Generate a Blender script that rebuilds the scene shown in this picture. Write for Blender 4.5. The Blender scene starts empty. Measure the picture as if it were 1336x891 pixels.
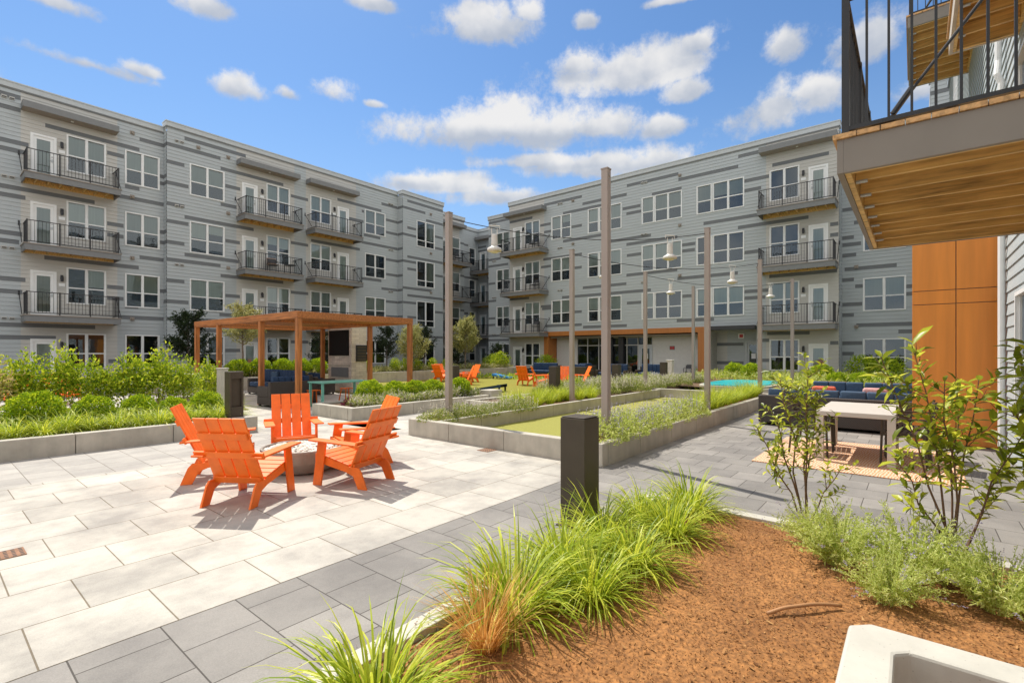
import bpy, math, random
from mathutils import Vector, Matrix, noise
R = math.radians
rnd = random.Random(7)
scene = bpy.context.scene
COL = scene.collection

# ------------------------------------------------------------------ camera
# world axes follow the buildings: +x runs along the left wing, +y along the right wing
cam_d = bpy.data.cameras.new("camera")
cam = bpy.data.objects.new("camera", cam_d)
COL.objects.link(cam)
cam.location = (0, 0, 1.6)
cam.rotation_euler = (R(90), 0, R(39.3 - 90))
cam_d.sensor_width = 36.0
cam_d.lens = 36.0 * 641.0 / 1336.0
cam_d.shift_y = 14.5 / 1336.0
cam_d.clip_start = 0.05
cam_d.clip_end = 2000
scene.camera = cam

# ------------------------------------------------------------------ light
SUN_AZ = math.atan2(0.28, 0.96)      # measured from +y towards +x
SUN_EL = R(59)
SUN_DIR = Vector((math.sin(SUN_AZ) * math.cos(SUN_EL), math.cos(SUN_AZ) * math.cos(SUN_EL), math.sin(SUN_EL)))
sun_d = bpy.data.lights.new("sun", 'SUN')
sun_d.energy = 3.0
sun_d.angle = R(0.5)
sun_d.color = (1.0, 0.945, 0.845)
sun = bpy.data.objects.new("sun", sun_d)
COL.objects.link(sun)
sun.location = (0, 0, 60)
sun.rotation_euler = (-SUN_DIR).to_track_quat('-Z', 'Y').to_euler()

scene.view_settings.view_transform = 'Standard'
scene.view_settings.look = 'None'
scene.view_settings.exposure = 0.86
scene.view_settings.gamma = 1.0
scene.view_settings.use_curve_mapping = False
try:
    scene.cycles.max_bounces = 8
    scene.cycles.transparent_max_bounces = 16
    scene.cycles.caustics_reflective = False
    scene.cycles.caustics_refractive = False
    scene.cycles.sample_clamp_indirect = 6.0
except Exception:
    pass

world = bpy.data.worlds.new("World")
scene.world = world
world.use_nodes = True
wt = world.node_tree
for n in list(wt.nodes):
    wt.nodes.remove(n)


def wn(kind, **kw):
    n = wt.nodes.new(kind)
    for k, v in kw.items():
        setattr(n, k, v)
    return n


def wmath(op, a, b=None, clamp=False):
    n = wn('ShaderNodeMath', operation=op, use_clamp=clamp)
    for i, v in enumerate((a, b)):
        if v is None:
            continue
        if isinstance(v, (int, float)):
            n.inputs[i].default_value = v
        else:
            wt.links.new(v, n.inputs[i])
    return n.outputs[0]


sky = wn('ShaderNodeTexSky', sky_type='NISHITA')
sky.sun_disc = False
sky.sun_elevation = SUN_EL
sky.sun_rotation = SUN_AZ
sky.air_density = 1.0
sky.dust_density = 0.35
sky.ozone_density = 1.6
sky.altitude = 50
tc = wn('ShaderNodeTexCoord')
gen = tc.outputs['Generated']

# cumulus by direction: (bearing from +x in degrees, elevation, half width, half height)
FW, RT = Vector((0.774, 0.633, 0)), Vector((0.633, -0.774, 0))


def sky_dir(px, py):
    return (FW + RT * ((px - 668) / 641.0) + Vector((0, 0, (460 - py) / 641.0))).normalized()


CLOUDS = [(612, 174, 125, 36), (700, 172, 150, 42), (660, 166, 110, 46), (775, 168, 90, 32), (866, 166, 42, 20), (780, 216, 140, 24), (690, 212, 80, 13),
          (580, 243, 125, 20), (655, 258, 100, 17), (540, 236, 60, 13), (820, 98, 125, 38), (760, 85, 50, 22), (900, 120, 50, 22),
          (635, 38, 85, 34), (690, 15, 30, 22), (1012, 145, 85, 38), (1060, 120, 40, 22), (1022, 63, 38, 28),
          (910, 57, 24, 15), (1128, 60, 45, 38), (1190, 180, 60, 30), (120, 86, 75, 15), (185, 92, 30, 14), (310, 116, 42, 21),
          (376, 124, 20, 13), (432, 122, 34, 21), (78, 6, 52, 18), (268, 10, 42, 20), (492, 6, 36, 14), (768, 28, 20, 14),
          (875, 2, 46, 9), (490, 137, 18, 7), (1230, 110, 60, 25), (-150, 60, 90, 30), (-260, 180, 120, 30),
          (1480, 150, 150, 40), (1620, 40, 140, 50)]
warp = wn('ShaderNodeTexNoise')
warp.inputs['Scale'].default_value = 11.0
warp.inputs['Detail'].default_value = 9.0
warp.inputs['Roughness'].default_value = 0.66
wt.links.new(gen, warp.inputs['Vector'])
edge = wmath('SUBTRACT', warp.outputs[0], 0.5)
field = None
height = None
for (px, py, rx, ry) in CLOUDS:
    c = sky_dir(px, py)
    rgt = Vector((0, 0, 1)).cross(c).normalized() * -1
    up = rgt.cross(c).normalized()
    if up.z < 0:
        up = -up
    dist = math.hypot(1, (px - 668) / 641.0, (460 - py) / 641.0)
    kx = 641.0 * dist / rx * (1 if abs(px - 668) < 700 else 1)
    ky = 641.0 * dist / ry

    def dot(v, k):
        d = wn('ShaderNodeVectorMath', operation='DOT_PRODUCT')
        wt.links.new(gen, d.inputs[0])
        d.inputs[1].default_value = v * k
        return d.outputs['Value']
    dx = dot(rgt, kx)
    dy0 = wmath('SUBTRACT', dot(up, ky), float(c.dot(up) * ky))
    # flat bottom: the lower half is squeezed
    dy = wmath('MAXIMUM', dy0, wmath('MULTIPLY', dy0, -1.5))
    r2 = wmath('ADD', wmath('MULTIPLY', dx, dx), wmath('MULTIPLY', dy, dy))
    m = wmath('SUBTRACT', 1.0, wmath('SQRT', r2))
    facing = wmath('GREATER_THAN', dot(c, 1.0), 0.3)
    m = wmath('SUBTRACT', m, wmath('MULTIPLY', wmath('SUBTRACT', 1.0, facing), 50.0))
    field = m if field is None else wmath('SMOOTH_MAX' if False else 'MAXIMUM', field, m)
    wgt = wmath('MULTIPLY', wmath('ADD', m, 0.45, True), 1.3)
    hh = wmath('MULTIPLY', dy0, wgt)
    height = hh if height is None else wmath('ADD', height, hh)
f1 = wmath('ADD', field, wmath('MULTIPLY', edge, 2.7))
alpha = wn('ShaderNodeMapRange', interpolation_type='SMOOTHSTEP')
alpha.inputs['From Min'].default_value = -0.05
alpha.inputs['From Max'].default_value = 0.62
wt.links.new(f1, alpha.inputs['Value'])
warp2 = wn('ShaderNodeTexNoise')
warp2.inputs['Scale'].default_value = 16.0
warp2.inputs['Detail'].default_value = 5.0
wt.links.new(gen, warp2.inputs['Vector'])
lit = wmath('ADD', wmath('MULTIPLY', height, 0.8), wmath('MULTIPLY', wmath('SUBTRACT', warp2.outputs[0], 0.5), 2.6))
litr = wn('ShaderNodeMapRange', interpolation_type='SMOOTHSTEP')
litr.inputs['From Min'].default_value = -0.65
litr.inputs['From Max'].default_value = 1.0
wt.links.new(lit, litr.inputs['Value'])
ccol = wn('ShaderNodeMixRGB')
ccol.inputs[1].default_value = (2.7, 2.95, 3.4, 1)
ccol.inputs[2].default_value = (5.0, 4.9, 4.75, 1)
wt.links.new(litr.outputs[0], ccol.inputs[0])
cmix = wn('ShaderNodeMixRGB')
wt.links.new(wmath('MULTIPLY', alpha.outputs[0], 0.93), cmix.inputs[0])
tint = wn('ShaderNodeMixRGB', blend_type='MULTIPLY')
tint.inputs[0].default_value = 1.0
tint.inputs[2].default_value = (0.53, 0.70, 0.84, 1)
wt.links.new(sky.outputs[0], tint.inputs[1])
# paler air toward the horizon
sepz = wn('ShaderNodeSeparateXYZ')
wt.links.new(gen, sepz.inputs[0])
hz = wn('ShaderNodeMapRange', interpolation_type='SMOOTHSTEP')
hz.inputs['From Min'].default_value = 0.52
hz.inputs['From Max'].default_value = 0.05
hz.inputs['To Max'].default_value = 0.5
wt.links.new(sepz.outputs[2], hz.inputs['Value'])
hmix = wn('ShaderNodeMixRGB')
wt.links.new(hz.outputs[0], hmix.inputs[0])
wt.links.new(tint.outputs[0], hmix.inputs[1])
hmix.inputs[2].default_value = (2.5, 3.5, 4.6, 1)
wt.links.new(hmix.outputs[0], cmix.inputs[1])
wt.links.new(ccol.outputs[0], cmix.inputs[2])
bg = wn('ShaderNodeBackground')
bg.inputs['Strength'].default_value = 0.10
# unseen bright cloud bank overhead and behind the camera, added as neutral fill light
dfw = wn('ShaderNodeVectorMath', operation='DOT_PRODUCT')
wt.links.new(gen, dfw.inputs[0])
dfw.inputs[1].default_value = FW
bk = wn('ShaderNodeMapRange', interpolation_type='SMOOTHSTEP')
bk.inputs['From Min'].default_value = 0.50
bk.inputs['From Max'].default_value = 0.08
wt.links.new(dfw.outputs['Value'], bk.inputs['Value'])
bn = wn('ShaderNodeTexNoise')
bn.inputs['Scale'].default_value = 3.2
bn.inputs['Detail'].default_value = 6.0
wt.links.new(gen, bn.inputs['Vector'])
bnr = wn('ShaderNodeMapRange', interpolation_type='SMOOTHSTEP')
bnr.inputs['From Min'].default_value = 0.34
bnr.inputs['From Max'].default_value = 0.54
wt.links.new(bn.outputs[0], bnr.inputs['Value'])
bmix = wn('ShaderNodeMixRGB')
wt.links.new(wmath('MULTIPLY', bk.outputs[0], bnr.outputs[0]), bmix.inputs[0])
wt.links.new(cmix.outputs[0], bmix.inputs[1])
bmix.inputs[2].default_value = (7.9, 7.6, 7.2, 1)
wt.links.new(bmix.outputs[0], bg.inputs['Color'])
wo = wn('ShaderNodeOutputWorld')
wt.links.new(bg.outputs[0], wo.inputs['Surface'])


# ------------------------------------------------------------------ materials
def new_mat(name):
    m = bpy.data.materials.new(name)
    m.use_nodes = True
    nt = m.node_tree
    return m, nt, nt.nodes['Principled BSDF']


def ramp(nt, fac, cols):
    r = nt.nodes.new('ShaderNodeValToRGB')
    el = r.color_ramp.elements
    while len(el) < len(cols):
        el.new(0.5)
    for e, (p, c) in zip(el, cols):
        e.position = p
        e.color = (c[0], c[1], c[2], 1)
    nt.links.new(fac, r.inputs[0])
    return r.outputs[0]


def mapped(nt, scale=(1, 1, 1), rot=(0, 0, 0), loc=(0, 0, 0), coord='Object'):
    t = nt.nodes.new('ShaderNodeTexCoord')
    mp = nt.nodes.new('ShaderNodeMapping')
    mp.inputs['Scale'].default_value = scale
    mp.inputs['Rotation'].default_value = rot
    mp.inputs['Location'].default_value = loc
    nt.links.new(t.outputs[coord], mp.inputs[0])
    return mp.outputs[0]


def noise_tex(nt, vec, scale, detail=4, rough=0.55):
    n = nt.nodes.new('ShaderNodeTexNoise')
    n.inputs['Scale'].default_value = scale
    n.inputs['Detail'].default_value = detail
    n.inputs['Roughness'].default_value = rough
    if vec is not None:
        nt.links.new(vec, n.inputs['Vector'])
    return n.outputs[0]


def bump(nt, bs, h, strength, dist=0.01):
    b = nt.nodes.new('ShaderNodeBump')
    b.inputs['Strength'].default_value = strength
    b.inputs['Distance'].default_value = dist
    nt.links.new(h, b.inputs['Height'])
    nt.links.new(b.outputs[0], bs.inputs['Normal'])


def plain(name, col, rough=0.6, var=0.12, scale=6.0, metal=0.0, bmp=0.0, bscale=60.0, stretch=(1, 1, 1), spec=0.5):
    m, nt, bs = new_mat(name)
    v = mapped(nt, stretch)
    f = noise_tex(nt, v, scale)
    lo = [c * (1 - var) for c in col]
    hi = [min(1, c * (1 + var)) for c in col]
    nt.links.new(ramp(nt, f, [(0.3, lo), (0.7, hi)]), bs.inputs['Base Color'])
    bs.inputs['Roughness'].default_value = rough
    bs.inputs['Metallic'].default_value = metal
    bs.inputs['Specular IOR Level'].default_value = spec
    if bmp:
        bump(nt, bs, noise_tex(nt, v, bscale, 3), bmp, 0.004)
    return m


def wood(name, col, axis=0, rough=0.55):
    m, nt, bs = new_mat(name)
    st = [14, 14, 14]
    st[axis] = 0.9
    v = mapped(nt, st)
    f = noise_tex(nt, v, 1.6, 6, 0.65)
    k = noise_tex(nt, mapped(nt, (1, 1, 1)), 2.3, 2)
    c1 = ramp(nt, f, [(0.3, [c * 0.42 for c in col]), (0.5, col), (0.72, [min(1, c * 1.4) for c in col])])
    mx = nt.nodes.new('ShaderNodeMixRGB')
    mx.blend_type = 'MULTIPLY'
    mx.inputs[0].default_value = 0.35
    nt.links.new(c1, mx.inputs[1])
    nt.links.new(ramp(nt, k, [(0.3, (0.5, 0.5, 0.5)), (0.7, (1, 1, 1))]), mx.inputs[2])
    nt.links.new(mx.outputs[0], bs.inputs['Base Color'])
    bs.inputs['Roughness'].default_value = rough
    bump(nt, bs, f, 0.25, 0.003)
    return m


def leaf_mat(name, a, b, c, trans=0.35, rough=0.45):
    m, nt, bs = new_mat(name)
    g = nt.nodes.new('ShaderNodeNewGeometry')
    col = ramp(nt, g.outputs['Random Per Island'], [(0.0, a), (0.5, b), (1.0, c)])
    nt.links.new(col, bs.inputs['Base Color'])
    bs.inputs['Roughness'].default_value = rough
    bs.inputs['Specular IOR Level'].default_value = 0.35
    tr = nt.nodes.new('ShaderNodeBsdfTranslucent')
    hs = nt.nodes.new('ShaderNodeHueSaturation')
    hs.inputs['Value'].default_value = 1.5
    hs.inputs['Hue'].default_value = 0.49
    nt.links.new(col, hs.inputs['Color'])
    nt.links.new(hs.outputs[0], tr.inputs[0])
    mix = nt.nodes.new('ShaderNodeMixShader')
    mix.inputs[0].default_value = trans
    nt.links.new(bs.outputs[0], mix.inputs[1])
    nt.links.new(tr.outputs[0], mix.inputs[2])
    nt.links.new(mix.outputs[0], nt.nodes['Material Output'].inputs[0])
    return m


def concrete(name, col, var=0.22):
    m, nt, bs = new_mat(name)
    v = mapped(nt)
    f = noise_tex(nt, v, 2.2, 8, 0.65)
    g = noise_tex(nt, mapped(nt, (6, 6, 0.7)), 1.3, 5)
    mx = nt.nodes.new('ShaderNodeMath')
    mx.operation = 'MULTIPLY_ADD'
    nt.links.new(g, mx.inputs[0])
    mx.inputs[1].default_value = 0.45
    nt.links.new(f, mx.inputs[2])
    base = ramp(nt, mx.outputs[0], [(0.5, [c * (1 - var) for c in col]), (0.9, [c * (1 + var * 0.6) for c in col])])
    pit = nt.nodes.new('ShaderNodeTexVoronoi')
    pit.inputs['Scale'].default_value = 38
    nt.links.new(v, pit.inputs['Vector'])
    pr = ramp(nt, pit.outputs['Distance'], [(0.06, (0.45, 0.43, 0.4)), (0.13, (1, 1, 1))])
    mul = nt.nodes.new('ShaderNodeMixRGB')
    mul.blend_type = 'MULTIPLY'
    mul.inputs[0].default_value = 0.6
    nt.links.new(base, mul.inputs[1])
    nt.links.new(pr, mul.inputs[2])
    nt.links.new(mul.outputs[0], bs.inputs['Base Color'])
    bs.inputs['Roughness'].default_value = 0.85
    bump(nt, bs, noise_tex(nt, v, 45, 6), 0.3, 0.004)
    return m


def pavers(name, bw, rh, c1, c2, mortar, rot=0.0, msize=0.005, loc=(0, 0, 0), stain=0.3):
    m, nt, bs = new_mat(name)
    v = mapped(nt, (1, 1, 1), (0, 0, rot), loc)
    br = nt.nodes.new('ShaderNodeTexBrick')
    br.offset = 0.5
    br.squash = 1.0
    br.inputs['Scale'].default_value = 1.0
    br.inputs['Brick Width'].default_value = bw
    br.inputs['Row Height'].default_value = rh
    br.inputs['Mortar Size'].default_value = msize
    br.inputs['Mortar Smooth'].default_value = 0.3
    br.inputs['Bias'].default_value = 0.0
    br.inputs['Color1'].default_value = (*c1, 1)
    br.inputs['Color2'].default_value = (*c2, 1)
    br.inputs['Mortar'].default_value = (*mortar, 1)
    nt.links.new(v, br.inputs['Vector'])
    o = mapped(nt)
    big = noise_tex(nt, o, 1.1, 7, 0.7)
    fine = noise_tex(nt, o, 130, 3, 0.7)
    s1 = ramp(nt, big, [(0.36, (1 - stain, 1 - stain, 1 - stain * 0.95)), (0.58, (1, 1, 1))])
    s2 = ramp(nt, fine, [(0.3, (0.8, 0.8, 0.8)), (0.7, (1.1, 1.1, 1.1))])
    a = nt.nodes.new('ShaderNodeMixRGB')
    a.blend_type = 'MULTIPLY'
    a.inputs[0].default_value = 1
    nt.links.new(br.outputs['Color'], a.inputs[1])
    nt.links.new(s1, a.inputs[2])
    b = nt.nodes.new('ShaderNodeMixRGB')
    b.blend_type = 'MULTIPLY'
    b.inputs[0].default_value = 0.8
    nt.links.new(a.outputs[0], b.inputs[1])
    nt.links.new(s2, b.inputs[2])
    nt.links.new(b.outputs[0], bs.inputs['Base Color'])
    bs.inputs['Roughness'].default_value = 0.8
    bs.inputs['Specular IOR Level'].default_value = 0.3
    h = nt.nodes.new('ShaderNodeMath')
    h.operation = 'MULTIPLY_ADD'
    nt.links.new(br.outputs['Fac'], h.inputs[0])
    h.inputs[1].default_value = -1.0
    sc = nt.nodes.new('ShaderNodeMath')
    sc.operation = 'MULTIPLY'
    sc.inputs[1].default_value = 0.25
    nt.links.new(fine, sc.inputs[0])
    nt.links.new(sc.outputs[0], h.inputs[2])
    bump(nt, bs, h.outputs[0], 0.5, 0.006)
    return m


def weave(name, col):
    m, nt, bs = new_mat(name)
    v = mapped(nt)
    w = nt.nodes.new('ShaderNodeTexChecker')
    w.inputs['Scale'].default_value = 55
    nt.links.new(v, w.inputs['Vector'])
    nt.links.new(ramp(nt, w.outputs['Fac'], [(0.2, [c * 0.6 for c in col]), (0.8, [c * 1.3 for c in col])]), bs.inputs['Base Color'])
    bs.inputs['Roughness'].default_value = 0.6
    bump(nt, bs, w.outputs['Fac'], 0.6, 0.004)
    return m


def glass_mat(name, tint, refl=1.0, body=0.0):
    m, nt, bs = new_mat(name)
    tr = nt.nodes.new('ShaderNodeBsdfTransparent')
    tr.inputs[0].default_value = (*tint, 1)
    gl = nt.nodes.new('ShaderNodeBsdfGlossy')
    gl.inputs['Roughness'].default_value = 0.015
    gl.inputs['Color'].default_value = (0.78, 0.90, 1.0, 1)
    fr = nt.nodes.new('ShaderNodeFresnel')
    fr.inputs['IOR'].default_value = 1.75
    v = mapped(nt)
    b = nt.nodes.new('ShaderNodeBump')
    b.inputs['Strength'].default_value = 0.06
    b.inputs['Distance'].default_value = 0.02
    nt.links.new(noise_tex(nt, v, 1.7, 2), b.inputs['Height'])
    nt.links.new(b.outputs[0], gl.inputs['Normal'])
    mu = nt.nodes.new('ShaderNodeMath')
    mu.operation = 'MULTIPLY'
    mu.use_clamp = True
    mu.inputs[1].default_value = refl
    nt.links.new(fr.outputs[0], mu.inputs[0])
    mix = nt.nodes.new('ShaderNodeMixShader')
    nt.links.new(mu.outputs[0], mix.inputs[0])
    nt.links.new(tr.outputs[0], mix.inputs[1])
    nt.links.new(gl.outputs[0], mix.inputs[2])
    nt.links.new(mix.outputs[0], nt.nodes['Material Output'].inputs[0])
    return m


M = {}
M['siding'] = plain('siding_grey', (0.415, 0.45, 0.46), 0.7, 0.07, 3, stretch=(0.4, 0.4, 6))
M['siding_dark'] = plain('siding_charcoal', (0.145, 0.155, 0.162), 0.7, 0.06, 3)
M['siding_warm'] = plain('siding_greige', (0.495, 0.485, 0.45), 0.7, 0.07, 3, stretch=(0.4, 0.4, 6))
M['trim'] = plain('white_trim', (0.78, 0.79, 0.78), 0.45, 0.03)
M['cap'] = plain('parapet_metal', (0.46, 0.49, 0.50), 0.5, 0.05)
M['fascia'] = plain('fascia_grey', (0.19, 0.195, 0.195), 0.6, 0.06)
M['fascia_lt'] = plain('fascia_side', (0.30, 0.30, 0.29), 0.6, 0.06)
M['soffit'] = plain('soffit_taupe', (0.30, 0.26, 0.22), 0.7, 0.06)
M['taupe'] = plain('fascia_taupe', (0.235, 0.205, 0.175), 0.55, 0.05, 3)
M['cedar'] = wood('cedar_joist', (0.78, 0.50, 0.18), 1)
M['cedar_x'] = wood('cedar_board', (0.66, 0.38, 0.16), 0)
M['black'] = plain('black_metal', (0.018, 0.018, 0.02), 0.4, 0.1)
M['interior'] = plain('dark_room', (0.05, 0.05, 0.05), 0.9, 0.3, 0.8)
M['blind'] = plain('blind_fabric', (0.74, 0.76, 0.66), 0.8, 0.06, 2, stretch=(9, 1, 0.3))
M['glass'] = glass_mat('window_glass', (0.72, 0.79, 0.78), 1.35)
M['screen'] = plain('insect_screen', (0.04, 0.042, 0.045), 0.6, 0.2, 3)
M['core'] = plain('roofing', (0.3, 0.3, 0.3), 0.9)
M['portal'] = plain('portal_panel', (0.42, 0.15, 0.03), 0.5, 0.08, 1.6, stretch=(5, 5, 0.35))
M['orange_panel'] = plain('orange_panel', (0.74, 0.26, 0.038), 0.38, 0.10, 1.6, stretch=(5, 5, 0.35))
M['pergola'] = wood('pergola_stain', (0.46, 0.165, 0.045), 2, 0.5)
M['pergola_x'] = wood('pergola_beam_stain', (0.46, 0.165, 0.045), 1, 0.5)
M['chair'] = plain('orange_lumber', (0.90, 0.175, 0.013), 0.5, 0.12, 7, bmp=0.12, bscale=60)
M['bronze'] = plain('bronze_powdercoat', (0.072, 0.056, 0.040), 0.45, 0.12, 3, bmp=0.05, bscale=200, spec=0.3)
M['pole'] = plain('pole_taupe', (0.36, 0.30, 0.265), 0.5, 0.08, 2, stretch=(1, 1, 0.3))
M['lamp_white'] = plain('lamp_enamel', (0.66, 0.63, 0.58), 0.4, 0.1)
M['concrete'] = concrete('cast_concrete', (0.46, 0.425, 0.36))
M['concrete_lt'] = concrete('pale_concrete', (0.50, 0.475, 0.415), 0.12)
M['light_pave'] = pavers('light_slabs', 0.61, 0.598, (0.575, 0.535, 0.47), (0.46, 0.43, 0.38), (0.22, 0.18, 0.125), 0, 0.005, (-0.10, 0.178, 0), 0.36)
M['dark_pave'] = pavers('grey_pavers', 0.40, 0.41, (0.325, 0.303, 0.278), (0.235, 0.22, 0.203), (0.09, 0.08, 0.07), R(90), 0.0045, (0.03, -0.10, 0), 0.25)
M['glare_pave'] = pavers('glare_grey_pavers', 0.40, 0.41, (0.46, 0.43, 0.39), (0.38, 0.355, 0.325), (0.2, 0.17, 0.14), R(90), 0.0045, (0.03, -0.10, 0), 0.22)  # same grey pavers by the hedge wall, glare painted in as a paler colour
M['ground'] = plain('ground_soil', (0.2, 0.17, 0.13), 0.9)
M['turf'] = plain('court_turf', (0.27, 0.26, 0.045), 0.9, 0.12, 30, bmp=0.6, bscale=400)
M['lawn'] = plain('lawn_turf', (0.21, 0.195, 0.008), 0.9, 0.16, 30, bmp=0.6, bscale=400)
M['mulch'] = plain('bark_mulch', (0.27, 0.115, 0.033), 0.95, 0.5, 45, bmp=1.0, bscale=70)
def mulch_mat():
    m = plain('bark_mulch_mix', (0.29, 0.128, 0.038), 0.95, 0.5, 45, bmp=1.0, bscale=70)
    nt = m.node_tree
    bs = nt.nodes['Principled BSDF']
    src = bs.inputs['Base Color'].links[0].from_socket
    big = ramp(nt, noise_tex(nt, mapped(nt), 2.4, 5, 0.7), [(0.35, (0.74, 0.70, 0.67)), (0.6, (1.05, 1.05, 1.05))])
    mx = nt.nodes.new('ShaderNodeMixRGB')
    mx.blend_type = 'MULTIPLY'
    mx.inputs[0].default_value = 1
    nt.links.new(src, mx.inputs[1])
    nt.links.new(big, mx.inputs[2])
    nt.links.new(mx.outputs[0], bs.inputs['Base Color'])
    return m


M['mulch'] = mulch_mat()


def vary_by_object(m, lo, hi):
    nt = m.node_tree
    bs = nt.nodes['Principled BSDF']
    src = bs.inputs['Base Color'].links[0].from_socket
    oi = nt.nodes.new('ShaderNodeObjectInfo')
    mr = nt.nodes.new('ShaderNodeMapRange')
    mr.inputs['To Min'].default_value = lo
    mr.inputs['To Max'].default_value = hi
    nt.links.new(oi.outputs['Random'], mr.inputs['Value'])
    hs = nt.nodes.new('ShaderNodeHueSaturation')
    nt.links.new(mr.outputs[0], hs.inputs['Value'])
    nt.links.new(src, hs.inputs['Color'])
    nt.links.new(hs.outputs[0], bs.inputs['Base Color'])


vary_by_object(M['chair'], 0.93, 1.08)
vary_by_object(M['blind'], 0.6, 1.1)
M['soil'] = plain('planter_soil', (0.12, 0.07, 0.035), 0.95, 0.4, 30)
M['wicker'] = weave('brown_wicker', (0.06, 0.048, 0.042))
M['navy'] = plain('navy_cushion', (0.018, 0.045, 0.105), 0.85, 0.15, 20)
M['denim'] = plain('denim_cushion', (0.045, 0.085, 0.15), 0.85, 0.15, 20)
M['teal'] = plain('teal_enamel', (0.18, 0.46, 0.38), 0.4, 0.06)
M['water'] = plain('turquoise_water', (0.008, 0.42, 0.46), 0.3, 0.10, 3, bmp=0.03, bscale=8)
M['stone'] = pavers('ledge_stone', 0.30, 0.09, (0.66, 0.58, 0.49), (0.52, 0.45, 0.38), (0.36, 0.3, 0.25), 0, 0.004)
def stone_mat():
    m = pavers('ledge_stone_clad', 0.34, 0.085, (0.82, 0.74, 0.64), (0.66, 0.59, 0.51), (0.42, 0.36, 0.3), 0, 0.004)
    nt = m.node_tree
    br = [n for n in nt.nodes if n.type == 'TEX_BRICK'][0]
    t = nt.nodes.new('ShaderNodeTexCoord')
    sp = nt.nodes.new('ShaderNodeSeparateXYZ')
    nt.links.new(t.outputs['Object'], sp.inputs[0])
    ad = nt.nodes.new('ShaderNodeMath')
    nt.links.new(sp.outputs[0], ad.inputs[0])
    nt.links.new(sp.outputs[1], ad.inputs[1])
    cb = nt.nodes.new('ShaderNodeCombineXYZ')
    nt.links.new(ad.outputs[0], cb.inputs[0])
    nt.links.new(sp.outputs[2], cb.inputs[1])
    nt.links.new(cb.outputs[0], br.inputs['Vector'])
    return m


M['stone'] = stone_mat()
M['tv'] = plain('screen_black', (0.006, 0.006, 0.007), 0.5, 0.1, spec=0.15)
M['white'] = plain('white_powdercoat', (0.58, 0.525, 0.465), 0.45, 0.03)
M['pebble'] = plain('river_pebble', (0.66, 0.62, 0.55), 0.7, 0.3, 9)
M['bowl'] = concrete('bowl_concrete', (0.33, 0.29, 0.25))
M['blue'] = plain('blue_board', (0.02, 0.20, 0.55), 0.4, 0.05)
M['red'] = plain('sign_red', (0.5, 0.03, 0.03), 0.5)
M['paper'] = plain('paper', (0.8, 0.8, 0.8), 0.7, 0.02)
M['coral'] = plain('coral_cushion', (0.62, 0.13, 0.07), 0.85, 0.3, 30)
M['pinkw'] = plain('striped_pillow', (0.6, 0.34, 0.33), 0.85, 0.3, 14, stretch=(1, 6, 1))
M['stem'] = plain('woody_stem', (0.16, 0.085, 0.05), 0.8, 0.25, 30)
M['bark'] = plain('tree_bark', (0.17, 0.13, 0.1), 0.9, 0.3, 30)
M['iron'] = plain('rusty_grate', (0.26, 0.13, 0.07), 0.8, 0.25, 20)
M['hose'] = plain('brown_pipe', (0.40, 0.20, 0.085), 0.6, 0.1)
M['grass'] = leaf_mat('sedge_blade', (0.15, 0.24, 0.010), (0.34, 0.42, 0.022), (0.62, 0.64, 0.08), 0.38)
M['tan_grass'] = leaf_mat('dry_blade', (0.46, 0.22, 0.04), (0.62, 0.36, 0.09), (0.72, 0.48, 0.18), 0.35)
M['box'] = leaf_mat('boxwood_leaf', (0.09, 0.19, 0.006), (0.29, 0.42, 0.012), (0.56, 0.63, 0.03), 0.3)
M['shrub'] = leaf_mat('shrub_leaf', (0.10, 0.20, 0.01), (0.27, 0.37, 0.014), (0.54, 0.57, 0.05), 0.4)
M['pinkleaf'] = leaf_mat('bronze_leaf', (0.26, 0.27, 0.03), (0.42, 0.33, 0.12), (0.52, 0.43, 0.20), 0.35)
M['glossy'] = leaf_mat('glossy_leaf', (0.11, 0.15, 0.014), (0.30, 0.35, 0.028), (0.62, 0.64, 0.07), 0.45, 0.32)
M['catmint'] = leaf_mat('catmint_leaf', (0.30, 0.38, 0.06), (0.48, 0.54, 0.14), (0.64, 0.67, 0.29), 0.38)
M['lavender'] = leaf_mat('lavender_flower', (0.30, 0.27, 0.36), (0.38, 0.33, 0.46), (0.48, 0.43, 0.52), 0.2)
M['silver'] = leaf_mat('silvery_leaf', (0.13, 0.2, 0.03), (0.27, 0.32, 0.06), (0.50, 0.50, 0.2), 0.3)
M['olive'] = leaf_mat('olive_leaf', (0.17, 0.19, 0.05), (0.32, 0.32, 0.10), (0.52, 0.50, 0.22), 0.3)
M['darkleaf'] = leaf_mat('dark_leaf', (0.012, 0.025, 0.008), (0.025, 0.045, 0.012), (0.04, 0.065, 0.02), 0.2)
M['purple'] = leaf_mat('purple_leaf', (0.09, 0.015, 0.03), (0.16, 0.03, 0.05), (0.25, 0.09, 0.08), 0.3)
M['whiteflower'] = leaf_mat('pale_flower', (0.5, 0.48, 0.36), (0.6, 0.56, 0.46), (0.66, 0.6, 0.5), 0.2)


def rug_mat():
    m, nt, bs = new_mat('orange_rug')
    v = mapped(nt, (1, 1, 1), (0, 0, R(6)))
    w = nt.nodes.new('ShaderNodeTexWave')
    w.bands_direction = 'Y'
    w.inputs['Scale'].default_value = 9
    w.inputs['Distortion'].default_value = 5
    w.inputs['Detail'].default_value = 3
    nt.links.new(v, w.inputs['Vector'])
    nt.links.new(ramp(nt, w.outputs[0], [(0.2, (0.60, 0.27, 0.13)), (0.5, (0.64, 0.39, 0.24)), (0.85, (0.68, 0.52, 0.38))]), bs.inputs['Base Color'])
    bs.inputs['Roughness'].default_value = 0.95
    return m


M['rug'] = rug_mat()


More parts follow.
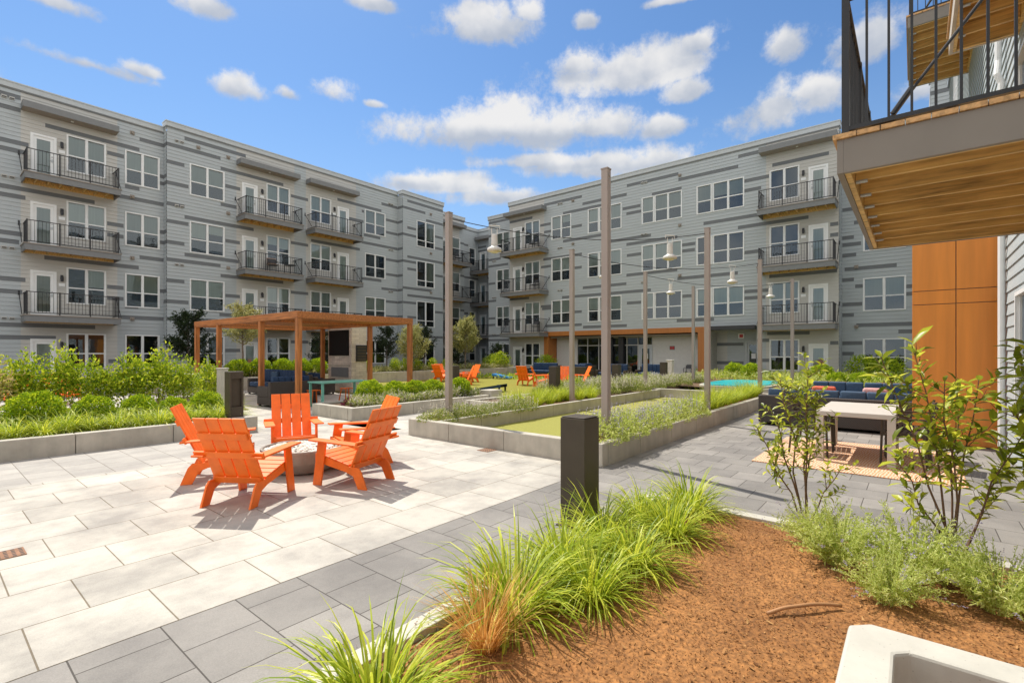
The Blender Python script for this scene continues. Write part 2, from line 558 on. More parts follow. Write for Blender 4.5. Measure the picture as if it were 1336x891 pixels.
# ------------------------------------------------------------------ mesh helpers
class MB:
    def __init__(self):
        self.v, self.f, self.m = [], [], []

    def face(self, pts, mat=0):
        n = len(self.v)
        self.v.extend(tuple(p) for p in pts)
        self.f.append(tuple(range(n, n + len(pts))))
        self.m.append(mat)

    def box(self, x0, y0, z0, x1, y1, z1, mat=0):
        n = len(self.v)
        x0, x1 = min(x0, x1), max(x0, x1)
        y0, y1 = min(y0, y1), max(y0, y1)
        z0, z1 = min(z0, z1), max(z0, z1)
        self.v += [(x0, y0, z0), (x1, y0, z0), (x1, y1, z0), (x0, y1, z0), (x0, y0, z1), (x1, y0, z1), (x1, y1, z1), (x0, y1, z1)]
        for q in ((0, 3, 2, 1), (4, 5, 6, 7), (0, 1, 5, 4), (1, 2, 6, 5), (2, 3, 7, 6), (3, 0, 4, 7)):
            self.f.append(tuple(n + i for i in q))
            self.m.append(mat)
        return self

    def bar(self, a, b, w, h, up=(0, 0, 1), mat=0):
        """a plank from a to b, w wide across, h thick along 'up'"""
        a, b, up = Vector(a), Vector(b), Vector(up)
        d = (b - a).normalized()
        s = d.cross(up)
        if s.length < 1e-5:
            s = d.cross(Vector((0, 1, 0)))
        s.normalize()
        t = s.cross(d).normalized()
        n = len(self.v)
        for p in (a, b):
            for (i, j) in ((-1, -1), (1, -1), (1, 1), (-1, 1)):
                self.v.append(tuple(p + s * (w / 2 * i) + t * (h / 2 * j)))
        for q in ((0, 1, 2, 3), (7, 6, 5, 4), (0, 4, 5, 1), (1, 5, 6, 2), (2, 6, 7, 3), (3, 7, 4, 0)):
            self.f.append(tuple(n + i for i in q))
            self.m.append(mat)
        return self

    def tube(self, pts, rad, n=8, mat=0, caps=True):
        pts = [Vector(p) for p in pts]
        if not isinstance(rad, (list, tuple)):
            rad = [rad] * len(pts)
        base = len(self.v)
        ref = None
        for i, p in enumerate(pts):
            d = (pts[min(i + 1, len(pts) - 1)] - pts[max(i - 1, 0)])
            if d.length < 1e-9:
                d = Vector((0, 0, 1))
            d.normalize()
            if ref is None:
                ref = d.orthogonal().normalized()
            s = (ref - d * ref.dot(d))
            if s.length < 1e-6:
                s = d.orthogonal()
            s.normalize()
            ref = s
            t = d.cross(s)
            for k in range(n):
                a = 2 * math.pi * k / n
                self.v.append(tuple(p + (s * math.cos(a) + t * math.sin(a)) * rad[i]))
        for i in range(len(pts) - 1):
            for k in range(n):
                k2 = (k + 1) % n
                self.f.append((base + i * n + k, base + i * n + k2, base + (i + 1) * n + k2, base + (i + 1) * n + k))
                self.m.append(mat)
        if caps:
            self.f.append(tuple(base + k for k in reversed(range(n))))
            self.m.append(mat)
            e = base + (len(pts) - 1) * n
            self.f.append(tuple(e + k for k in range(n)))
            self.m.append(mat)
        return self

    def lathe(self, prof, n=32, mat=0, c=(0, 0, 0)):
        base = len(self.v)
        for (r, z) in prof:
            for k in range(n):
                a = 2 * math.pi * k / n
                self.v.append((c[0] + r * math.cos(a), c[1] + r * math.sin(a), c[2] + z))
        for i in range(len(prof) - 1):
            for k in range(n):
                k2 = (k + 1) % n
                self.f.append((base + i * n + k, base + i * n + k2, base + (i + 1) * n + k2, base + (i + 1) * n + k))
                self.m.append(mat)
        self.f.append(tuple(base + k for k in reversed(range(n))))
        self.m.append(mat)
        e = base + (len(prof) - 1) * n
        self.f.append(tuple(e + k for k in range(n)))
        self.m.append(mat)
        return self

    def prism(self, poly, y0, y1, mat=0):
        """polygon in x,z extruded along y"""
        n = len(self.v)
        k = len(poly)
        self.v += [(x, y0, z) for x, z in poly] + [(x, y1, z) for x, z in poly]
        self.f.append(tuple(n + i for i in range(k)))
        self.f.append(tuple(n + k + i for i in reversed(range(k))))
        self.m += [mat, mat]
        for i in range(k):
            j = (i + 1) % k
            self.f.append((n + i, n + k + i, n + k + j, n + j))
            self.m.append(mat)
        return self

    def slab(self, poly, z0, z1, mat=0):
        """polygon in x,y extruded in z"""
        n = len(self.v)
        k = len(poly)
        self.v += [(x, y, z0) for x, y in poly] + [(x, y, z1) for x, y in poly]
        self.f.append(tuple(n + i for i in reversed(range(k))))
        self.f.append(tuple(n + k + i for i in range(k)))
        self.m += [mat, mat]
        for i in range(k):
            j = (i + 1) % k
            self.f.append((n + i, n + j, n + k + j, n + k + i))
            self.m.append(mat)
        return self

    def data(self, name, mats, smooth=False):
        me = bpy.data.meshes.new(name)
        me.from_pydata(self.v, [], self.f)
        if not isinstance(mats, (list, tuple)):
            mats = [mats]
        for m in mats:
            me.materials.append(m)
        if len(mats) > 1:
            me.polygons.foreach_set('material_index', self.m)
        if smooth:
            me.polygons.foreach_set('use_smooth', [True] * len(me.polygons))
        me.update()
        return me

    def build(self, name, mats, parent=None, loc=(0, 0, 0), rz=0.0, bevel=0.0, smooth=False, seg=2, subsurf=0):
        o = bpy.data.objects.new(name, self.data(name, mats, smooth))
        COL.objects.link(o)
        o.location = loc
        o.rotation_euler = (0, 0, rz)
        if parent is not None:
            o.parent = parent
        if bevel:
            b = o.modifiers.new('bevel', 'BEVEL')
            b.width = bevel
            b.segments = seg
            b.limit_method = 'ANGLE'
            b.angle_limit = R(40)
        if subsurf:
            s = o.modifiers.new('sub', 'SUBSURF')
            s.levels = s.render_levels = subsurf
        return o


def put(name, data, parent=None, loc=(0, 0, 0), rz=0.0):
    o = bpy.data.objects.new(name, data)
    COL.objects.link(o)
    o.location = loc
    o.rotation_euler = (0, 0, rz)
    if parent is not None:
        o.parent = parent
    return o


def tag(o, label, cat, group=None):
    o['label'] = label
    o['category'] = cat
    if group:
        o['group'] = group
    return o


def thing(name, label, cat, loc=(0, 0, 0), rz=0.0, group=None):
    o = bpy.data.objects.new(name, None)
    o.empty_display_size = 0.2
    COL.objects.link(o)
    o.location = loc
    o.rotation_euler = (0, 0, rz)
    return tag(o, label, cat, group)


def setting(o, kind='structure'):
    o['kind'] = kind
    return o


def copy_tree(o, parent=None):
    c = o.copy()
    COL.objects.link(c)
    if parent is not None:
        c.parent = parent
        c.matrix_parent_inverse = o.matrix_parent_inverse.copy()
    for ch in list(o.children):
        copy_tree(ch, c)
    return c


def dup(src, loc, rz=0.0, label=None, scale=None):
    c = copy_tree(src)
    c.location = loc
    c.rotation_euler = (0, 0, rz)
    if label:
        c['label'] = label
    if scale:
        c.scale = (scale,) * 3 if isinstance(scale, (int, float)) else scale
    return c


def face_dir(fx, fy):
    return math.atan2(fy, fx)


# ================================================================== SETTING
g = MB()
g.face([(-60, -60, -0.03), (90, -60, -0.03), (90, 90, -0.03), (-60, 90, -0.03)])
setting(g.build('ground', M['ground']))


def sheet(name, rects, z, mat):
    b = MB()
    for (x0, y0, x1, y1) in rects:
        b.box(x0, y0, z - 0.02, x1, y1, z)
    return setting(b.build(name, mat))


sheet('light_paving', [(-8, 3.41, 6.13, 8.3), (4.45, 8.3, 6.5, 30), (-8, 15.0, 4.45, 30), (6.13, 7.62, 11.9, 10.15), (6.5, 11.9, 10.9, 22)], 0.0, M['light_pave'])
sheet('grey_paving', [(-8, 2.27, 6.13, 3.41), (5.17, -1.3, 6.13, 2.27), (6.13, -1.3, 18.5, 3.375), (18.5, -1.3, 29.5, 2.9),
                      (22.0, 9.2, 30.4, 13), (27.6, 13, 30.4, 29)], -0.002, M['dark_pave'])


sheet('glare_grey_paving', [(-8, 8.3, 4.45, 10.3)], -0.001, M['glare_pave'])


def soil(name, x0, y0, x1, y1, z, mat, amp=0.03, n=24):
    b = MB()
    nx = max(2, int((x1 - x0) / 0.25))
    ny = max(2, int((y1 - y0) / 0.25))
    for j in range(ny + 1):
        for i in range(nx + 1):
            x = x0 + (x1 - x0) * i / nx
            y = y0 + (y1 - y0) * j / ny
            e = min(1, 4 * min(i, nx - i) / nx, 4 * min(j, ny - j) / ny)
            b.v.append((x, y, z + amp * e + amp * 0.8 * noise.noise((x * 1.7, y * 1.7, 3.1))))
    for j in range(ny):
        for i in range(nx):
            a = j * (nx + 1) + i
            b.f.append((a, a + 1, a + nx + 2, a + nx + 1))
            b.m.append(0)
    return setting(b.build(name, mat, smooth=True))


mulch_x1, mulch_y1 = 5.03, 2.13


def mulch_h(x, y):
    e = min(1, (mulch_x1 - x) / 0.6, (mulch_y1 - y) / 0.6)
    e = max(0, e)
    return 0.0 + 0.09 * e + 0.03 * noise.noise((x * 1.5, y * 1.5, 0.3)) + 0.016 * noise.noise((x * 7, y * 7, 1.3))


b = MB()
nx, ny = 150, 90
for j in range(ny + 1):
    for i in range(nx + 1):
        x = -1.5 + (mulch_x1 + 1.5) * i / nx
        y = -1.15 + (mulch_y1 + 1.15) * j / ny
        b.v.append((x, y, mulch_h(x, y)))
for j in range(ny):
    for i in range(nx):
        a = j * (nx + 1) + i
        b.f.append((a, a + 1, a + nx + 2, a + nx + 1))
        b.m.append(0)
setting(b.build('mulch_bed', M['mulch'], smooth=True))

# loose bark chips over the bed
b = MB()
r2 = random.Random(3)
for k in range(30000):
    x = r2.uniform(0.9, mulch_x1 - 0.03)
    y = r2.uniform(-1.0, mulch_y1 - 0.03)
    if k < 260:
        if k % 2:
            x = mulch_x1 + abs(r2.gauss(0, 0.12))
        else:
            y = mulch_y1 + abs(r2.gauss(0, 0.12))
    if x < 2.75 and y < 0.24:
        continue
    L = r2.uniform(0.005, 0.017) * (1.0 if r2.random() < 0.96 else 2.2)
    W = L * r2.uniform(0.2, 0.5)
    a = r2.uniform(0, math.tau)
    t = r2.uniform(-0.5, 0.5)
    zz = mulch_h(x, y) if x < mulch_x1 and y < mulch_y1 else (0.047 if x < 5.165 and y < 2.265 else 0.002)
    c = Vector((x, y, zz + 0.004 + abs(math.sin(t)) * L * 0.5))
    d = Vector((math.cos(a) * math.cos(t), math.sin(a) * math.cos(t), math.sin(t)))
    s = Vector((-math.sin(a), math.cos(a), r2.uniform(-0.4, 0.4))).normalized()
    n = d.cross(s) * 0.003
    b.face([c - d * L / 2 - s * W / 2 + n, c + d * L / 2 - s * W / 4, c + d * L / 2 + s * W / 3, c - d * L / 3 + s * W / 2 - n])
chips = leaf_mat('bark_chips', (0.15, 0.06, 0.02), (0.29, 0.127, 0.04), (0.48, 0.265, 0.10), 0.0, 0.9)
setting(b.build('bark_chips', chips), 'stuff')

sheet('lawn', [(10.9, 10.4, 27.5, 22.0), (12.0, 9.6, 22, 10.4)], 0.02, M['lawn'])
sheet('court_turf', [(6.3, 4.0, 16.6, 6.95)], 0.05, M['turf'])
soil('left_bed_soil', -6, 10.48, 4.28, 15.0, 0.25, M['soil'])
soil('shrub_patch_soil', 4.5, 14.4, 6.0, 15.19, 0.02, M['soil'], 0.03)
soil('boxwood_bed_soil', 6.68, 10.33, 11.3, 11.9, 0.24, M['soil'])
soil('court_bed_soil_right', 6.3, 3.52, 16.6, 3.98, 0.25, M['mulch'], 0.02)
soil('court_bed_soil_left', 6.3, 6.98, 12.5, 7.5, 0.25, M['mulch'], 0.02)
soil('court_bed_soil_back', 9.75, 7.0, 22, 9.4, 0.245, M['soil'], 0.02)
soil('far_bed_soil', 5.5, 22.18, 27.5, 30.6, 0.5, M['soil'], 0.02)
soil('right_bed_soil', 19.0, 0.3, 28.6, 9.0, 0.30, M['soil'], 0.02)
soil('corner_bed_soil', 22, 13.0, 29.4, 30.0, 0.0, M['soil'], 0.02)


# ================================================================== WALLS OF PLANTERS
def wall_blocks(name, label, runs, blk=1.22, cat='planter wall', bevel=0.012, mats=None, z0=-0.02):
    """runs: (x0,y0,x1,y1,height,thickness side) axis-aligned runs cut into cast blocks with thin joints"""
    b = MB()
    for (x0, y0, x1, y1, h, first) in runs:
        dx, dy = x1 - x0, y1 - y0
        if dx >= dy:
            s = x0
            L = first
            while s < x1 - 0.02:
                e = min(x1, s + L)
                if x1 - e < 0.25:
                    e = x1
                b.box(s + 0.004, y0, z0, e - 0.004, y1, h)
                s = e
                L = blk
        else:
            s = y0
            L = first
            while s < y1 - 0.02:
                e = min(y1, s + L)
                if y1 - e < 0.25:
                    e = y1
                b.box(x0, s + 0.004, z0, x1, e - 0.004, h)
                s = e
                L = blk
    o = b.build(name, mats or M['concrete'], bevel=bevel)
    return tag(o, label, cat)


wall_blocks('planter_wall', 'low cast concrete wall holding the hedge bed behind the orange chairs', [(-6, 10.3, 4.45, 10.47, 0.31, 1.0), (4.285, 10.475, 4.45, 15.0, 0.31, 1.2)], 1.33)
wall_blocks('planter_wall', 'cast concrete wall round the ball boxwood bed beside the pergola',
            [(6.5, 10.15, 11.3, 10.32, 0.3, 0.5), (6.5, 10.33, 6.67, 11.95, 0.3, 0.75), (6.68, 11.9, 11.3, 12.05, 0.3, 1.2), (11.31, 10.1, 11.85, 10.6, 0.43, 1.0)], 1.33)
wall_blocks('planter_wall', 'long low concrete wall framing the turf bowling court',
            [(6.12, 3.37, 6.29, 7.62, 0.32, 0.52), (6.295, 3.37, 16.6, 3.51, 0.32, 1.05), (6.295, 3.985, 16.6, 4.06, 0.26, 1.22),
             (6.295, 7.51, 9.62, 7.62, 0.32, 1.22), (9.63, 7.51, 9.75, 9.39, 0.3, 1.0), (6.295, 6.86, 16.6, 6.97, 0.32, 1.1), (16.6, 3.37, 16.78, 9.5, 0.34, 1.2),
             (9.6, 9.4, 16.6, 9.52, 0.30, 1.2)], 1.3)
wall_blocks('planter_wall', 'grey concrete retaining wall at the far side of the lawn', [(5.5, 22.0, 27.5, 22.17, 0.55, 1.3), (27.5, 22.0, 27.67, 30, 0.55, 1.3)], 1.9)
wall_blocks('planter_wall', 'concrete planter wall of the bed in front of the right wing doors', [(18.85, 0.15, 18.99, 4.1, 0.34, 1.2), (18.99, 0.15, 28.6, 0.29, 0.34, 1.2), (28.6, 0.15, 28.75, 9.0, 0.34, 1.3)], 1.4)
kb = MB()
for (x0, y0, x1, y1) in [(-1.5, 2.135, 0.7, 2.265), (0.706, 2.135, 1.92, 2.265), (1.926, 2.135, 3.14, 2.265), (3.146, 2.135, 5.165, 2.265), (5.035, 0.95, 5.165, 2.13), (5.035, -0.3, 5.165, 0.944), (5.035, -1.15, 5.165, -0.306)]:
    kb.box(x0, y0, -0.05, x1, y1, 0.045)
tag(kb.build('kerb_edging', M['concrete_lt'], bevel=0.006), 'pale concrete kerb edging the bark mulch bed', 'kerb')

# hollow concrete pit at the lower right: two walls with a chamfered corner
w = MB()
X, Y, TX, HT, CH = 2.70, 0.225, 0.165, 0.40, 0.075
outer = [(-1.0, Y), (X - CH, Y), (X, Y - CH), (X, -1.12)]
inner = [(X - TX, -1.12), (X - TX, Y - TX - 0.05), (X - TX - 0.05, Y - TX), (-1.0, Y - TX)]
w.slab(outer + inner, -0.3, HT)
pit = w.build('concrete_pit_wall', M['concrete_lt'], bevel=0.013)
tag(pit, 'pale concrete pit wall with chamfered corner in the bark mulch', 'concrete wall')
w = MB()
w.box(-1.0, -1.12, -0.32, X - TX - 0.003, Y - TX - 0.003, -0.28)
w.build('pit_floor', M['concrete'], pit)

# ================================================================== BUILDINGS
LAP = 0.182


def lapped(b, x0, x1, z0, z1, openings, stripes, warm, d0=0.0):
    """weatherboarding as real overlapping boards, in the local frame: x along, -y outwards"""
    k0 = int(math.floor(z0 / LAP))
    k = k0
    while k * LAP < z1 - 1e-4:
        za, zb = max(z0, k * LAP), min(z1, (k + 1) * LAP)
        cuts = {za, zb}
        for (ox0, oz0, ox1, oz1) in openings:
            for z in (oz0, oz1):
                if za + 1e-3 < z < zb - 1e-3:
                    cuts.add(z)
        cuts = sorted(cuts)
        st = [(s0, s1) for (s0, s1, sz) in stripes if k * LAP <= sz < (k + 1) * LAP]
        for c0, c1 in zip(cuts, cuts[1:]):
            op = [(o[0], o[2]) for o in openings if o[1] <= c0 + 1e-4 and o[3] >= c1 - 1e-4]
            xs = {x0, x1}
            for s in list(op) + st + list(warm):
                for x in s[:2]:
                    if x0 < x < x1:
                        xs.add(x)
            xs = sorted(xs)
            t0 = (c0 - k * LAP) / LAP
            t1 = (c1 - k * LAP) / LAP
            e0 = d0 + 0.018 * (1 - t0) + 0.002
            e1 = d0 + 0.018 * (1 - t1) + 0.002
            for xa, xb in zip(xs, xs[1:]):
                if xb - xa < 1e-4:
                    continue
                xm = (xa + xb) / 2
                if any(o0 < xm < o1 for o0, o1 in op):
                    continue
                mt = 0
                if any(s0 < xm < s1 for s0, s1 in st):
                    mt = 1
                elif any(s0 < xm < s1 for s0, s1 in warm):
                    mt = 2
                b.face([(xa, -e0, c0), (xb, -e0, c0), (xb, -e1, c1), (xa, -e1, c1)], mt)
                if t0 < 1e-3:
                    b.face([(xa, -d0, c0), (xb, -d0, c0), (xb, -e0, c0), (xa, -e0, c0)], mt)
        k += 1


SID = [M['siding'], M['siding_dark'], M['siding_warm']]


class Wall:
    """one flat stretch of a building, with its own frame"""

    def __init__(self, root, org, rz):
        self.root, self.org, self.rz = root, Vector(org), rz

    def P(self, x, y, z):
        c, s = math.cos(self.rz), math.sin(self.rz)
        return (self.org.x + c * x - s * y, self.org.y + s * x + c * y, self.org.z + z)

    def put(self, name, data, x, y, z):
        return put(name, data, self.root, Vector(self.P(x, y, z)) - self.root.location, self.rz)

    def build(self, mb, name, mats, bevel=0):
        return mb.build(name, mats, self.root, self.org - self.root.location, self.rz, bevel)


WIN = {}


def window_data(w, h, kind):
    """frame, pane, screen meshes; origin at lower left, outward is -y"""
    key = (round(w, 2), round(h, 2), kind)
    if key in WIN:
        return WIN[key]
    f, p, s = MB(), MB(), MB()
    fr = 0.055
    f.box(0, -0.045, 0, fr, 0.06, h)
    f.box(w - fr, -0.045, 0, w, 0.06, h)
    f.box(fr, -0.045, h - fr, w - fr, 0.06, h)
    f.box(fr, -0.05, 0, w - fr, 0.06, fr)
    n = 1 if kind in ('single',) else 2
    mull = 0.075
    rail = h * (0.25 if kind == 'awning' else 0.44)
    wd = (w - 2 * fr - mull * (n - 1)) / n
    for i in range(n):
        x0 = fr + i * (wd + mull)
        if i:
            f.box(x0 - mull, -0.04, fr, x0, 0.06, h - fr)
        f.box(x0, -0.02, rail - 0.028, x0 + wd, 0.05, rail + 0.028)
        for (za, zb, yy) in ((fr, rail - 0.028, 0.0), (rail + 0.028, h - fr, 0.012)):
            sr = 0.024
            f.box(x0, yy - 0.012, za, x0 + sr, yy + 0.03, zb)
            f.box(x0 + wd - sr, yy - 0.012, za, x0 + wd, yy + 0.03, zb)
            p.face([(x0 + sr, yy + 0.012, za), (x0 + wd - sr, yy + 0.012, za), (x0 + wd - sr, yy + 0.012, zb), (x0 + sr, yy + 0.012, zb)])
        s.face([(x0 + 0.024, 0.03, fr), (x0 + wd - 0.024, 0.03, fr), (x0 + wd - 0.024, 0.03, rail - 0.028), (x0 + 0.024, 0.03, rail - 0.028)])
    WIN[key] = (f.data('window', M['trim']), p.data('pane', M['glass']), s.data('insect_screen', SCREEN), fr, wd, mull, n, h)
    return WIN[key]


def screen_mat():
    m, nt, bs = new_mat('insect_mesh')
    bs.inputs['Base Color'].default_value = (0.035, 0.037, 0.042, 1)
    bs.inputs['Roughness'].default_value = 0.7
    tr = nt.nodes.new('ShaderNodeBsdfTransparent')
    mix = nt.nodes.new('ShaderNodeMixShader')
    mix.inputs[0].default_value = 0.75
    nt.links.new(tr.outputs[0], mix.inputs[1])
    nt.links.new(bs.outputs[0], mix.inputs[2])
    nt.links.new(mix.outputs[0], nt.nodes['Material Output'].inputs[0])
    return m


SCREEN = screen_mat()
BL = {}


def blind_data(w, h, fr, wd, mull, n, drops):
    key = (round(w, 2), round(h, 2), tuple(drops))
    if key not in BL:
        b = MB()
        for i, d in enumerate(drops[:n]):
            if d <= 0:
                continue
            x0 = fr + i * (wd + mull)
            z0 = h - fr - (h - 2 * fr) * d
            b.box(x0 + 0.01, 0.085, z0, x0 + wd - 0.01, 0.092, h - fr)
        BL[key] = b.data('blind', M['blind']) if b.v else None
    return BL[key]


wr = random.Random(11)
DROPS = [(1, 1), (1, 1), (0.98, 0.98), (0.56, 0.56), (0.56, 1), (0.35, 0.35), (0.0, 0.0), (1, 0.56), (0.5, 0.3), (0.7, 0.7)]


def window(wall, x, z, w, h=1.69, kind='double', drops=None):
    f, p, s, fr, wd, mull, n, hh = window_data(w, h, kind)
    o = wall.put('window', f, x, 0, z)
    put('pane', p, o)
    put('insect_screen', s, o)
    d = blind_data(w, h, fr, wd, mull, n, drops or wr.choice(DROPS))
    if d:
        put('blind', d, o)
    return (x, z, x + w, z + h)


DR = {}


def door(wall, x, z, w=0.87, h=2.08, handle_left=False, dark=False):
    key = (w, h, handle_left, dark)
    if key not in DR:
        f, gl, bl, hd = MB(), MB(), MB(), MB()
        c = 0.10
        f.box(0, -0.045, 0, c, 0.05, h)
        f.box(w - c, -0.045, 0, w, 0.05, h)
        f.box(c, -0.045, h - c, w - c, 0.05, h)
        sx0, sx1 = c, w - c
        st = 0.11
        f.box(sx0, -0.005, 0.02, sx0 + st, 0.04, h - c)
        f.box(sx1 - st, -0.005, 0.02, sx1, 0.04, h - c)
        f.box(sx0 + st, -0.005, h - c - 0.13, sx1 - st, 0.04, h - c)
        f.box(sx0 + st, -0.005, 0.02, sx1 - st, 0.04, 0.24)
        gl.face([(sx0 + st, 0.01, 0.24), (sx1 - st, 0.01, 0.24), (sx1 - st, 0.01, h - c - 0.13), (sx0 + st, 0.01, h - c - 0.13)])
        bl.box(sx0 + st, 0.05, 0.24, sx1 - st, 0.056, h - c - 0.13)
        hx = sx0 + 0.05 if handle_left else sx1 - 0.05
        hd.box(hx - 0.02, -0.03, 0.92, hx + 0.02, -0.005, 1.06)
        hd.tube([(hx, -0.05, 0.98), (hx + (0.1 if handle_left else -0.1), -0.05, 0.98)], 0.012, 6)
        hd.tube([(hx, -0.008, 1.16), (hx, -0.03, 1.16)], 0.028, 8)
        DR[key] = (f.data('door', M['trim'] if not dark else M['cap']), gl.data('door_glass', M['glass']), bl.data('door_blind', M['blind'] if not dark else M['interior']), hd.data('door_handle', M['cap']))
    f, gl, bl, hd = DR[key]
    o = wall.put('door', f, x, 0, z)
    put('door_glass', gl, o)
    put('door_blind', bl, o)
    put('door_handle', hd, o)
    return (x, z, x + w, z + h)


BA = {}


def balcony_data(w, dep, bal_gap=0.12):
    key = (round(w, 2), round(dep, 2))
    if key in BA:
        return BA[key]
    d, jo, ra = MB(), MB(), MB()
    ros = []
    FH = 0.30
    # fascia boards, top boards; z=0 is the walking surface
    d.box(0, -dep, -FH, w, -dep + 0.05, -0.04, 0)
    d.box(0, -dep + 0.05, -FH, 0.05, 0, -0.04, 0)
    d.box(w - 0.05, -dep + 0.05, -FH, w, 0, -0.04, 0)
    d.box(-0.03, -dep - 0.03, -0.037, w + 0.03, 0, 0.0, 1)
    n = int(w / 0.4)
    for i in range(1, n):
        x = w * i / n
        jo.box(x - 0.02, -dep + 0.055, -0.25, x + 0.02, -0.05, -0.04)
    jo.box(0.055, -dep + 0.053, -0.275, w - 0.055, -dep + 0.09, -0.045)
    jo.box(0.055, -0.048, -0.285, w - 0.055, -0.01, -0.045)
    H = 1.02
    x0, x1, y = 0.08, w - 0.08, -dep + 0.07
    for px in (x0, x0 + (x1 - x0) / 3, x0 + 2 * (x1 - x0) / 3, x1):
        ra.box(px - 0.022, y - 0.022, 0, px + 0.022, y + 0.022, H)
    for z in (0.09, H - 0.03):
        ra.box(x0, y - 0.018, z - 0.016, x1, y + 0.018, z + 0.016)
        ra.box(x0 - 0.018, y, z - 0.016, x0 + 0.018, -0.02, z + 0.016)
        ra.box(x1 - 0.018, y, z - 0.016, x1 + 0.018, -0.02, z + 0.016)
    k = int((x1 - x0) / bal_gap)
    for i in range(1, k):
        px = x0 + (x1 - x0) * i / k
        ra.box(px - 0.007, y - 0.007, 0.1, px + 0.007, y + 0.007, H - 0.04)
    k = int((-y) / bal_gap)
    for i in range(1, k):
        py = y - y * i / k
        for xx in (x0, x1):
            ra.box(xx - 0.007, py - 0.007, 0.1, xx + 0.007, py + 0.007, H - 0.04)
    for xx in (-0.06, w + 0.06):
        ro = MB()
        ros.append(ro)
        ro.tube([(xx, -0.02, 1.0), (xx, -dep + 0.25, 0.02)], 0.016, 6)
        ro.box(xx - 0.03, -0.03, 0.9, xx + 0.03, -0.002, 1.1)
    BA[key] = (d.data('balcony', [M['fascia'], M['soffit']]), jo.data('joists', M['cedar']), ra.data('railing', M['black']), [q.data('tie_rod', M['black']) for q in ros])
    return BA[key]


def balcony(wall, x, w, z, dep=1.18):
    d, jo, ra, ro = balcony_data(w, dep)
    o = wall.put('balcony', d, x, 0, z)
    put('joists', jo, o)
    put('railing', ra, o)
    for q in ro:
        put('tie_rod', q, o)
    return o


def canopy(wall, x, w, z, dep=0.62, h=0.28):
    b = MB()
    b.box(0, -dep, 0, w, 0.0, h, 0)
    b.box(0.02, -dep + 0.02, -0.01, w - 0.02, 0, -0.002, 1)
    b.box(w / 2 - 0.05, -dep / 2 - 0.05, -0.03, w / 2 + 0.05, -dep / 2 + 0.05, -0.012, 2)
    return wall.put('canopy', b.data('canopy', [M['fascia'], M['soffit'], M['trim']]), x, 0, z)


def wall_lamp(wall, x, z, plate=True):
    b = MB()
    b.box(-0.05, -0.05, 0.1, 0.05, 0, 0.3, 0)
    b.tube([(0, -0.1, 0.0), (0, -0.1, 0.24)], 0.055, 10, 0)
    if plate:
        b.box(-0.11, -0.03, -0.22, 0.11, -0.018, -0.08, 1)
    return wall.put('wall_lamp', b.data('wall_lamp', [M['black'], M['trim']]), x, 0, z)


def vent(wall, x, z, pair=True):
    b = MB()
    for k in ((0, 0.24) if pair else (0,)):
        b.prism([(k, 0), (k + 0.17, 0), (k + 0.17, 0.11), (k, 0.11)], -0.075, 0)
        b.box(k + 0.015, -0.078, 0.012, k + 0.155, -0.072, 0.06, 1)
    return wall.put('wall_vent', b.data('wall_vent', [M['siding_warm'], M['interior']]), x, 0, z)


def light_fixture(wall, x, z):
    b = MB()
    b.box(-0.09, -0.04, -0.09, 0.09, 0, 0.09)
    b.tube([(0, -0.04, 0), (0, -0.17, -0.03)], 0.06, 10)
    return wall.put('spot_lamp', b.data('spot_lamp', M['soffit']), x, 0, z)


def parapet(wall, x0, x1, z, h=0.27, back=0.5, l=0.06, r=0.06):
    b = MB()
    b.box(x0 - l, -0.075, z - h, x1 + r, back, z)
    b.box(x0 - l - 0.02, -0.1, z - 0.05, x1 + r + 0.02, back + 0.02, z + 0.012)
    b.box(x0 - l, -0.05, z - h - 0.06, x1 + r, 0, z - h - 0.003, 1)
    return wall.build(b, 'parapet', [M['cap'], M['fascia']], 0.006)


def core(wall, x0, x1, z0, z1, d0, d1, name='building_core'):
    b = MB()
    b.box(x0, d0, z0, x1, d1, z1)
    return wall.build(b, name, M['core'])


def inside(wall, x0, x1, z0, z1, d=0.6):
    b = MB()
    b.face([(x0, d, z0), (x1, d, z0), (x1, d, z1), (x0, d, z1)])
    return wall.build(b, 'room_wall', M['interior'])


# ---------------------------------------------------------------- left wing (along +x)
left = thing('apartment_building', 'grey four-storey apartment wing behind the pergola, with dark stripes and stacked balconies', 'building', (8.4, 30.08, 0))
LF = [2.5, 5.57, 8.66, 11.75]         # window heads
DH = [2.22, 5.30, 8.37, 11.45]        # door heads
DK = [None, 3.24, 6.32, 9.40]         # balcony decks
WH = 1.69

A = Wall(left, (0, 30.55, 0), 0)
op = []
AD = [((1, 1), (0.9, 0.0)), ((0.56, 0.6), (0.55, 0.62)), ((0.98, 0.98), (0.98, 0.98)), ((1, 1), (0.56, 0.56))]
for i, z in enumerate(LF):
    op.append(window(A, 4.56, z - WH, 1.45, WH, 'double', [(0, 0), (0, 0.5), (0.56, 0.56), (0.58, 0.6)][i]))
    op.append(window(A, 6.75, z - WH, 1.46, WH, 'double', [(0, 0), (0.6, 0.6), (0.9, 0.9), (0.56, 0.56)][i]))
    op.append(window(A, 1.0, z - WH, 0.9, WH, 'single'))
    op.append(window(A, -2.6, z - WH, 1.7, WH))
    op.append(window(A, -6.6, z - WH, 1.7, WH))
    op.append(door(A, 3.35, DH[i] - 2.08))
    wall_lamp(A, 4.40, DH[i] - 0.42)
    vent(A, 2.45, z + 0.9 if i == 3 else z + 0.55)
    light_fixture(A, 7.05, z + 0.93 if i == 3 else z + 0.8)
    if DK[i]:
        balcony(A, 3.05, 3.3, DK[i])
canopy(A, 3.05, 3.35, 12.32)
